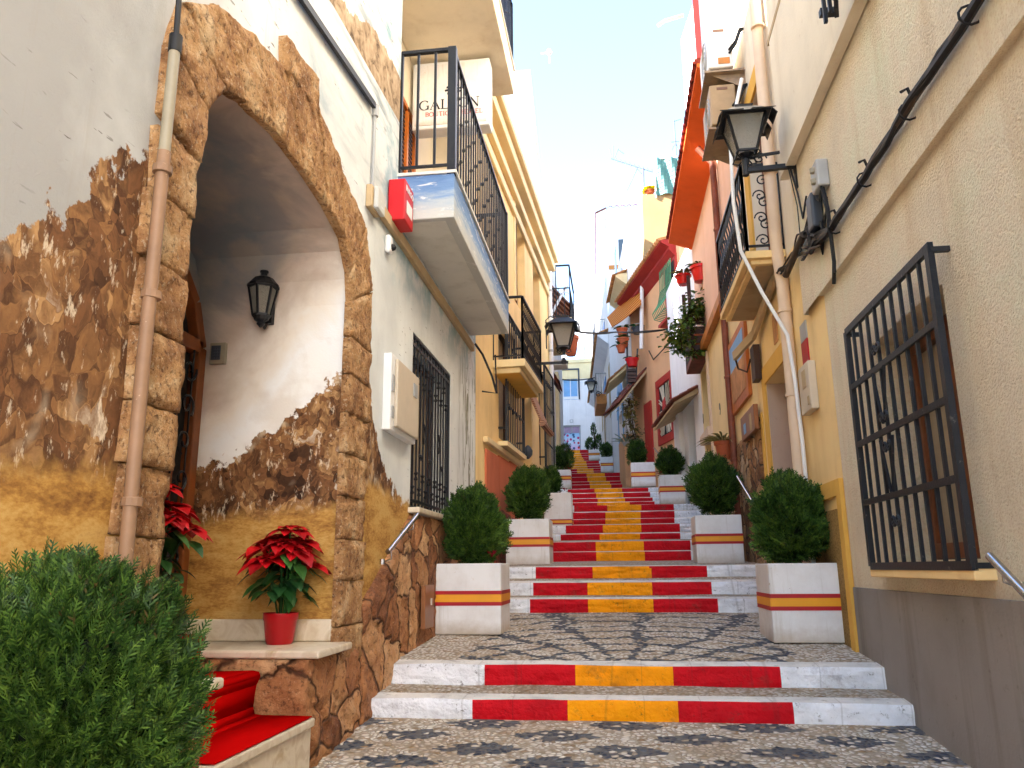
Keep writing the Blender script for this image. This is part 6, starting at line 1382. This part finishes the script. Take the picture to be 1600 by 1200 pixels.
for i in range(34):
    a = rnd.uniform(0, 6.28); x_ = max(-hw*.95, min(hw*.95, math.cos(a)*hw*1.3)); z_2 = max(-hh*.95, min(hh*.95, math.sin(a)*hh*1.3)); k = rnd.uniform(.1, .35)
    b.bar(R5.P(cc[0]+x_*k, cc[1]+z_2*k, .02), R5.P(cc[0]+x_, cc[1]+z_2, .035), rnd.uniform(.02, .04), .02)
b.build('sticks', M['stick_pale'], fr_); b = MB(); b.lathe(R5.P(cc[0], cc[1], .03), [(.01, -.35), (.07, -.2), (.09, 0), (.07, .2), (.01, .35)], 8); b.build('figure', M['red_frame'], fr_)
# caged upper window
u0, u1 = R5.S(1056, 450), R5.S(1043, 450); ct, cb_ = R5.Z(1050, 418), R5.Z(1050, 492)
b = MB(); R5.box(b, u0-.25, u1+.12, cb_-.2, ct+.25, .001, .05); R5.box(b, u0-.3, u1+.12, cb_-.28, cb_-.2, .001, .3); wi = b.build('window', M['red_frame'], pe)
b = MB(); R5.box(b, u0-.1, u1-.03, cb_, ct+.1, .051, .06); b.build('pane', M['dark_void'], wi); b = MB()
for k in range(9):
    t_ = u0-.2+(u1+.1-u0+.2)*k/8; b.tube([R5.P(t_, ct+.1, .18), R5.P(t_, cb_+.75, .2), R5.P(t_, cb_+.4, .28), R5.P(t_, cb_+.12, .45), R5.P(t_, cb_-.04, .4), R5.P(t_, cb_-.12, .1)], .014, 5)
for z, d in ((ct-.0, .19), (cb_+.75, .21), (cb_+.4, .29), (cb_-.04, .41)): b.bar(R5.P(u0-.2, z, d), R5.P(u1+.1, z, d), .02)
b.build('grille', M['green_iron'], wi)
# low tiled canopy with creeper at the far end of the peach house
a_ = R5.hit(990, 600, .4); b = MB(); k0 = R5.L-1.7; zc2 = R5.Z(985, 640, .5)
b = MB(); tiles(b, R5, k0, R5.L+.6, R5.Z(1000, 575, .2)+.0, .0, .9, 1.1, .085, 0, 1, True); b.build('canopy', [M['tile_dark'], M['tan_wall']], pe)
b = MB(); R5.box(b, R5.S(1018, 650)-.1, R5.S(1012, 650)+.25, 2, R5.Z(1015, 628), .001, .05); b.build('red_pillar', M['red_frame'], pe)
t = vine('tangle of dry creeper and twigs under the tiled canopy', [R5.P(R5.L-1.3, R5.Z(1003, 615, .3), .45), R5.P(R5.L-1.0, R5.Z(998, 640, .3), .4), R5.P(R5.L-1.2, R5.Z(1000, 690, .3), .35), R5.P(R5.L-1.2, R5.Z(1000, 715, .3), .3)], 420, .14, .12, 9, 'creeper', 'dry_leaf')
c = R5.P(R5.L-.7, R5.Z(993, 690, .4), .5); potplant('agave', 'pale spiky agave in front of the dry creeper', c, .12, .1, 'grey_plastic', 'agave', 22, .55, asp=.12, droop=.2, seed=9)
handrail('handrail', [R5.P(R5.S(1022, 700, .25), R5.Z(1022, 700, .25), .25), R5.P(R5.S(1037, 718, .25), R5.Z(1037, 718, .25), .25)], 'short bright steel handrail below the red framed panel', R5, [R5.P(R5.S(1030, 709, .25), R5.Z(1030, 709, .25), .25)])
p0, p1 = aty(1152, 745, 11.2), aty(1166, 768, 10.75); t = thing('handrail', 'short steel handrail rising by the rough stone veneer', 'handrail', p0); b = MB(); b.tube([p0, p1, p1+(p1-p0)*.8], .02, 10); b.build('rail', M['steel'], t, smooth='auto'); b = MB(); b.tube([p1, p1-Vector((0, 0, .08)), Vector((1.9, p1.y, p1.z-.08))], .008, 6); b.build('bracket', M['steel'], t)
t = thing('awning', 'orange and brown striped awning stretched out below the red eave', 'awning', R5.P(R5.L-.5, 6))
A1, B1, C1, D1 = aty(1000, 440, 24.5), aty(1002, 476, 23.3), aty(956, 512, 25.5), aty(948, 497, 27)
me = bpy.data.meshes.new('cloth'); N = 12; vs = []; fs = []; uv = []
for i in range(N+1):
    for j in range(N+1):
        a, c = i/N, j/N; p_ = (A1*(1-c)+B1*c)*(1-a)+(D1*(1-c)+C1*c)*a; vs.append(p_-Vector((0, 0, .1*4*a*(1-a)*.5))-Vector(t.location)); uv.append((c, a))
for i in range(N):
    for j in range(N): fs.append((i*(N+1)+j, i*(N+1)+j+1, (i+1)*(N+1)+j+1, (i+1)*(N+1)+j))
me.from_pydata(vs, [], fs); me.materials.append(M['awning_cloth']); ul = me.uv_layers.new(name='uv')
for lp in me.loops: ul.data[lp.index].uv = uv[lp.vertex_index]
o = bpy.data.objects.new('cloth', me); col.objects.link(o); o.parent = t; sm = o.modifiers.new('thick', 'SOLIDIFY'); sm.thickness = .015
b = MB(); b.tube([D1, C1], .03, 6); b.tube([C1, aty(1000, 505, 24.5)], .02, 6); b.build('bar', M['white_plastic'], t)
# cross street cable with its loops
t = cables('overhead_cable', 'black cables slung across the stairs between the two sides', [(hang([aty(893, 517, 18), aty(962, 519, 20), R5.P(R5.S(1052, 513, .1), R5.Z(1052, 513, .1), .1)], .03+.02*k), .018 if k == 0 else .009) for k in range(3)]+[([R5.P(R5.S(1012, 548, .1), R5.Z(1012, 548, .1), .06), R5.P(R5.S(1019, 562, .1), R5.Z(1019, 562, .1), .06), R5.P(R5.S(1035, 545, .1), R5.Z(1035, 545, .1), .06), R5.P(R5.S(1052, 525, .1), R5.Z(1052, 525, .1), .06)], .018)])
# ---------------------------------------------------------------- terrace block, green screen and aerials on the roofs
tb = thing('roof_terrace', 'tan roof terrace block rising behind the red eave', 'terrace', (1.6, 24, 8))
x0, x1 = aty(1005, 340, 24.2).x, aty(1056, 340, 24.2).x; z1 = aty(1010, 304, 24.2).z; b = MB(); b.box(x0, x1+1.5, 24.2, 27, ez, z1); b.build('wall', M['terrace_tan'], tb)
t = thing('shade_screen', 'torn pale green shade screen on the tan roof terrace', 'screen', aty(1042, 305, 24)); sa, sb = aty(1025, 304, 24.1), aty(1066, 245, 24.1); b = MB(); n_ = 10
for i in range(n_):
    for j in range(n_):
        P = [Vector((sa.x+(sb.x-sa.x)*(i+a)/n_, 24.1+.08*math.sin((i+a)*1.3+j*.4), sa.z+(sb.z-sa.z)*(j+c)/n_)) for a, c in ((0, 0), (1, 0), (1, 1), (0, 1))]; b.quad(*P)
o = b.build('netting', M['green_mesh'], t, fixn=False); sm = o.modifiers.new('thick', 'SOLIDIFY'); sm.thickness = .01
b = MB(); b.bar(Vector((sa.x, 24.15, sa.z-.1)), Vector((sa.x, 24.15, sb.z+.05)), .05); b.bar(Vector((sa.x, 24.15, sb.z)), Vector((sb.x, 24.15, sb.z+.05)), .04); b.build('posts', M['grey_plastic'], t)
potplant('roof_plant', 'yellow flowering plant on the tan roof terrace', aty(1016, 303, 24.4), .16, .1, 'terracotta', 'yellow_bloom', 60, .3, asp=.6, seed=5)
def aerial(label, base, top, arms, r=.025):
    t = thing('roof_aerial', label, 'aerial', base, None); b = MB(); b.tube([base, top], r, 6); b.build('mast', M['aerial_grey'], t); b = MB()
    for p_, q_ in arms: b.tube([p_, q_], r*.6, 5)
    b.build('elements', M['aerial_grey'], t)
Ya = 25
T_ = lambda x, y: aty(x, y, Ya)
aerial('long slanted television aerial with a grid reflector against the sky', T_(1007, 318), T_(1005, 262), [(T_(955, 248), T_(1027, 271)), (T_(958, 247), T_(958, 228)), (T_(960, 247), T_(966, 232)), (T_(956, 247), T_(952, 232)), (T_(966, 234), T_(975, 240)), (T_(996, 262), T_(980, 297)), (T_(1003, 272), T_(994, 262))]+[(T_(962+i*7, 247+i*2.2), T_(965+i*7, 253+i*2.2)) for i in range(9)])
aerial('thin upright aerial rising above the green shade screen', T_(1057, 246), T_(1053, 188), [(T_(1049, 222), T_(1061, 221)), (T_(1052, 190), T_(1064, 186)), (T_(1054, 226), T_(1050, 234)), (T_(1056, 224), T_(1061, 236))], .02)
# ---------------------------------------------------------------- pale houses beyond
R6 = Wall((.70, 25.9), (-.05, 35), -1); R7 = Wall((-.06, 35.02), (-1.2, 53.9), -1)
h6 = thing('arch_house', 'white house with a blue edged arch and a yellow eave', 'house', (.7, 25.9, 0)); z6 = R6.Z(985, 330)
t6 = R6.S(969, 640); ARC6 = (t6-.7, t6+.7, 3, R6.Z(972, 632)+.9)
zz = R6.Z(972, 560)
b = MB(); hole6 = (R6.S(976, 700), R6.S(969, 700), 4.5, R6.Z(972, 640)); R6.sheet(b, 0, R6.L, 1, z6, [hole6], .3); R6.body(b, 0, R6.L, 1, z6, -.31, -4, -.004, 0, [hole6]); b.build('wall', M['white_wall'], h6, fixn=False)
ha, hb = hole6[0], hole6[1]; hm, hr = (ha+hb)/2, (hb-ha)/2; b = MB()
for k in range(12):
    a, c = PI*k/12, PI*(k+1)/12; p_ = lambda r_, an: R6.P(hm-r_*math.cos(an), hole6[3]-hr*.1+r_*math.sin(an)*1.1, .0)
    b.prism([p_(hr*.9, a), p_(hr*.9, c), p_(hr*1.35, c), p_(hr*1.35, a)], R6.n*.05)
b.build('arch_band', M['pale_blue'], h6); b = MB(); R6.box(b, ha-.1, ha, 4, hole6[3], .001, .04); R6.box(b, hb, hb+.1, 4, hole6[3], .001, .04); b.build('arch_side', M['pale_blue'], h6)
b = MB(); R6.box(b, ha, hb, 4.5, hole6[3], -.3, -.27); R6.box(b, .1, 2.2, 3, R6.Z(985, 690), .01, .35); b.build('low_wall', M['peach_wall'], h6)
b = MB(); y0, y1 = R6.S(990, 320, .3), R6.S(970, 440, .3); ye = R6.Z(978, 380, .3)
y0, y1 = sorted((y0, y1)); y0 = max(.2, y0); y1 = min(R6.L, max(y1, y0+3))
tiles(b, R6, y0, y1, ye+.2, .0, .5, .2, .1, 0, 1, False); b.prism([R6.P(y0, ye-.35, .001), R6.P(y0, ye-.05, .4), R6.P(y0, ye+.05, .4), R6.P(y0, ye+.1, .001)], R6.u*(y1-y0), 1); b.build('eave', [M['tile_ochre'], M['pale_yellow']], h6)
for px_, py_, hh in ((963, 430, 1.1), (972, 460, .9)): q = R6.hit(px_, py_); b = MB(); R6.box(b, q[0]-.35, q[0]+.35, q[1]-hh, q[1]+hh, .003, .02); b.build('window', M['window_glass'], h6)
ch2 = R6.hit(985, 570, .3); b = MB(); tiles(b, R6, 1.2, 3.4, R6.Z(975, 560, .2), .0, .7, .6, .09, 0, 1, True); b.build('canopy', [M['tile_ochre'], M['pale_yellow']], h6)
# flower pots and hanging lantern by the arch house
for k, (px, py, s, lb) in enumerate(((972.5, 524, .62, 'topmost clay pot on the iron flower stand'), (974, 540, .66, 'middle clay pot tipped out from the iron flower stand'), (971, 549, .55, 'lowest clay pot under the two on the flower stand'))):
    potplant('flower_pot', lb, aty(px, py+2, 24), .27*s, .42*s, 'terracotta', 'leaf_green', 16, .3, group='clay pots on the flower stand', seed=k+2, asp=.4)
t = thing('flower_stand', 'tall iron flower stand with a slatted box and red pots', 'stand', aty(988, 590, 24.1)); b = MB(); a_ = aty(980, 520, 24.1); c_ = aty(980, 598, 24.1); b.bar(a_, c_, .06); b.bar(aty(996, 545, 24.3), aty(994, 590, 24.3), .05); b.bar(c_, aty(992, 604, 24.1), .05); b.build('frame', M['black_iron'], t)
b = MB(); p_, q_ = aty(981, 597, 24.0), aty(993, 574, 24.0)
for i in range(4): b.box(p_.x, q_.x, 24.0, 24.3, p_.z+(q_.z-p_.z)*i/4, p_.z+(q_.z-p_.z)*(i+.8)/4)
b.build('slatted_box', M['wood_dark'], t)
potplant('flower_pot', 'red pot standing in the slatted box of the flower stand', aty(988, 573, 24.1), .2, .26, 'red_metal', 'leaf_green', 14, .25, seed=11, asp=.5)
potplant('hanging_pot', 'dark pot hung beside the white drainpipe under the awning', aty(996, 522, 24.2), .17, .22, 'dark_plastic', 'leaf_green', 14, .3, seed=12, asp=.5)
pipe('drainpipe', [aty(1003, 447, 23.6), aty(1003, 475, 23.6), aty(1002, 545, 23.6)], .06, 'white_plastic', 'white drainpipe dropping from the end of the red eave')
h7 = thing('far_white_house', 'far white house with tiled eaves, blue shutters and little balconies', 'house', (-.06, 35, 0)); z7 = R7.Z(948, 340)
b = MB(); R7.sheet(b, 0, R7.L, 2, R7.Z(950, 400)); R7.body(b, 0, R7.L, 2, R7.Z(950, 400), -.3, -4, -.004); b.build('wall', M['white_dirty'], h7, fixn=False)
ze = R7.Z(948, 440, .4); b = MB(); tiles(b, R7, .0, 15.5, ze+.3, .0, .6, .25, .14, 0, 1, False); b.prism([R7.P(0, ze-.4, .001), R7.P(0, ze, .5), R7.P(0, ze+.08, .5), R7.P(0, ze+.1, .001)], R7.u*15.5, 1); b.build('eave', [M['tile_ochre'], M['white_wall']], h7)
b = MB(); U0 = aty(958, 330, 38); b.box(U0.x-.35, U0.x+3, 38, 47, ze, U0.z); b.build('upper_storey', M['white_wall'], h7)
b = MB(); UW = Wall((U0.x-.35, 38), (U0.x-.6, 47), -1); tiles(b, UW, 0, 9, U0.z+.2, .0, .55, .25, .14, 0, 1, True); tl = Wall((U0.x-.3, 37.99), (U0.x+2, 37.99), 1); tiles(b, tl, .0, 1.6, U0.z+.2, .0, .3, .12, .12, 0, 1, False); b.build('upper_roof', [M['tile_dark'], M['white_wall']], h7)
for wx, wz in ((.55, 1.6), (.55, 4.6), (1.9, 1.6)):
    b = MB(); b.box(U0.x-.35+wx, U0.x-.35+wx+.7, 37.95, 37.99, U0.z-wz-1.3, U0.z-wz); b.build('upper_window', M['window_glass'], h7)
b = MB(); b.box(U0.x-.36, U0.x+2.9, 37.9, 37.985, U0.z-3.2, U0.z-3.0); b.build('string_course', M['rust_band'], h7)
for px_, y0_, y1_, d in ((944, 505, 540, .5), (946, 590, 622, .5)):
    a_, c_ = R7.hit(px_, y1_), R7.hit(px_, y0_); b = MB(); R7.box(b, a_[0]-1.0, a_[0]+1.6, a_[1], c_[1], .003, .03); sh = b.build('shutter', M['blue_paint'], h7)
    b = MB(); R7.box(b, a_[0]-1.3, a_[0]+2, a_[1]-.55, a_[1]-.05, .001, d); bl = b.build('balcony', M['rust_band'], h7)
    b = MB(); rail_run(b, R7.P(a_[0]-1.25, 0, 0), R7.P(a_[0]-1.25, 0, d), a_[1]-.05, a_[1]+1.0, 4, .01); rail_run(b, R7.P(a_[0]-1.25, 0, d), R7.P(a_[0]+1.9, 0, d), a_[1]-.05, a_[1]+1.0, 12, .01); b.build('railing', M['grey_plastic'], bl)
for px_, py_ in ((941, 640), (945, 660), (953, 610)): q = R7.hit(px_, py_); b = MB(); R7.box(b, q[0]-.5, q[0]+.5, q[1]-1.2, q[1]+1.2, .003, .02); b.build('doorway', M['tan_wall'], h7)
LF = thing('street_lamp', 'small far black street lamp before the white end house', 'street lamp', aty(925, 604, 38)); lantern(LF, aty(923.5, 602, 38), .7)
b = MB(); b.bar(aty(923.5, 611, 38), R7.P(R7.S(937, 611), R7.Z(937, 611), .05), .05); e = aty(935, 616, 38); b.tube([e+Vector((.15*math.cos(k*.6)*(1-k/20), 0, .15*math.sin(k*.6)*(1-k/20))) for k in range(16)], .02, 5); b.build('bracket', M['black_iron'], LF)
cables('overhead_cable', 'thin cable slung across in front of the white end house', [(hang([aty(872, 592, 40), aty(930, 590, 40), aty(932, 606, 40)], .1), .03)])
# ---------------------------------------------------------------- light
w = bpy.data.worlds.new('World'); sc.world = w; w.use_nodes = True; nt = w.node_tree
sky = nt.nodes.new('ShaderNodeTexSky'); sky.sky_type = 'NISHITA'; sky.sun_disc = False
SUN = Vector((-.80, -.32, .52)).normalized(); EL = math.asin(SUN.z); AZ = math.atan2(SUN.x, SUN.y)
sky.sun_elevation = EL; sky.sun_rotation = AZ; sky.dust_density = .5; sky.air_density = 1.0; sky.ozone_density = 1.6
bg = nt.nodes['Background']; nt.links.new(sky.outputs[0], bg.inputs[0]); bg.inputs[1].default_value = .085
ld = bpy.data.lights.new('sun', 'SUN'); ld.energy = 3.3; ld.angle = math.radians(.5); ld.color = (1, .98, .95)
lo = bpy.data.objects.new('sun', ld); col.objects.link(lo); lo.rotation_euler = SUN.to_track_quat('Z', 'Y').to_euler(); lo.location = SUN*60
vs_ = sc.view_settings; vs_.view_transform = 'Standard'; vs_.look = 'None'; vs_.exposure = 3.5; vs_.gamma = 1
sc.cycles.max_bounces = 8; sc.cycles.diffuse_bounces = 5; sc.cycles.transmission_bounces = 6
sc.cycles.use_denoising = True
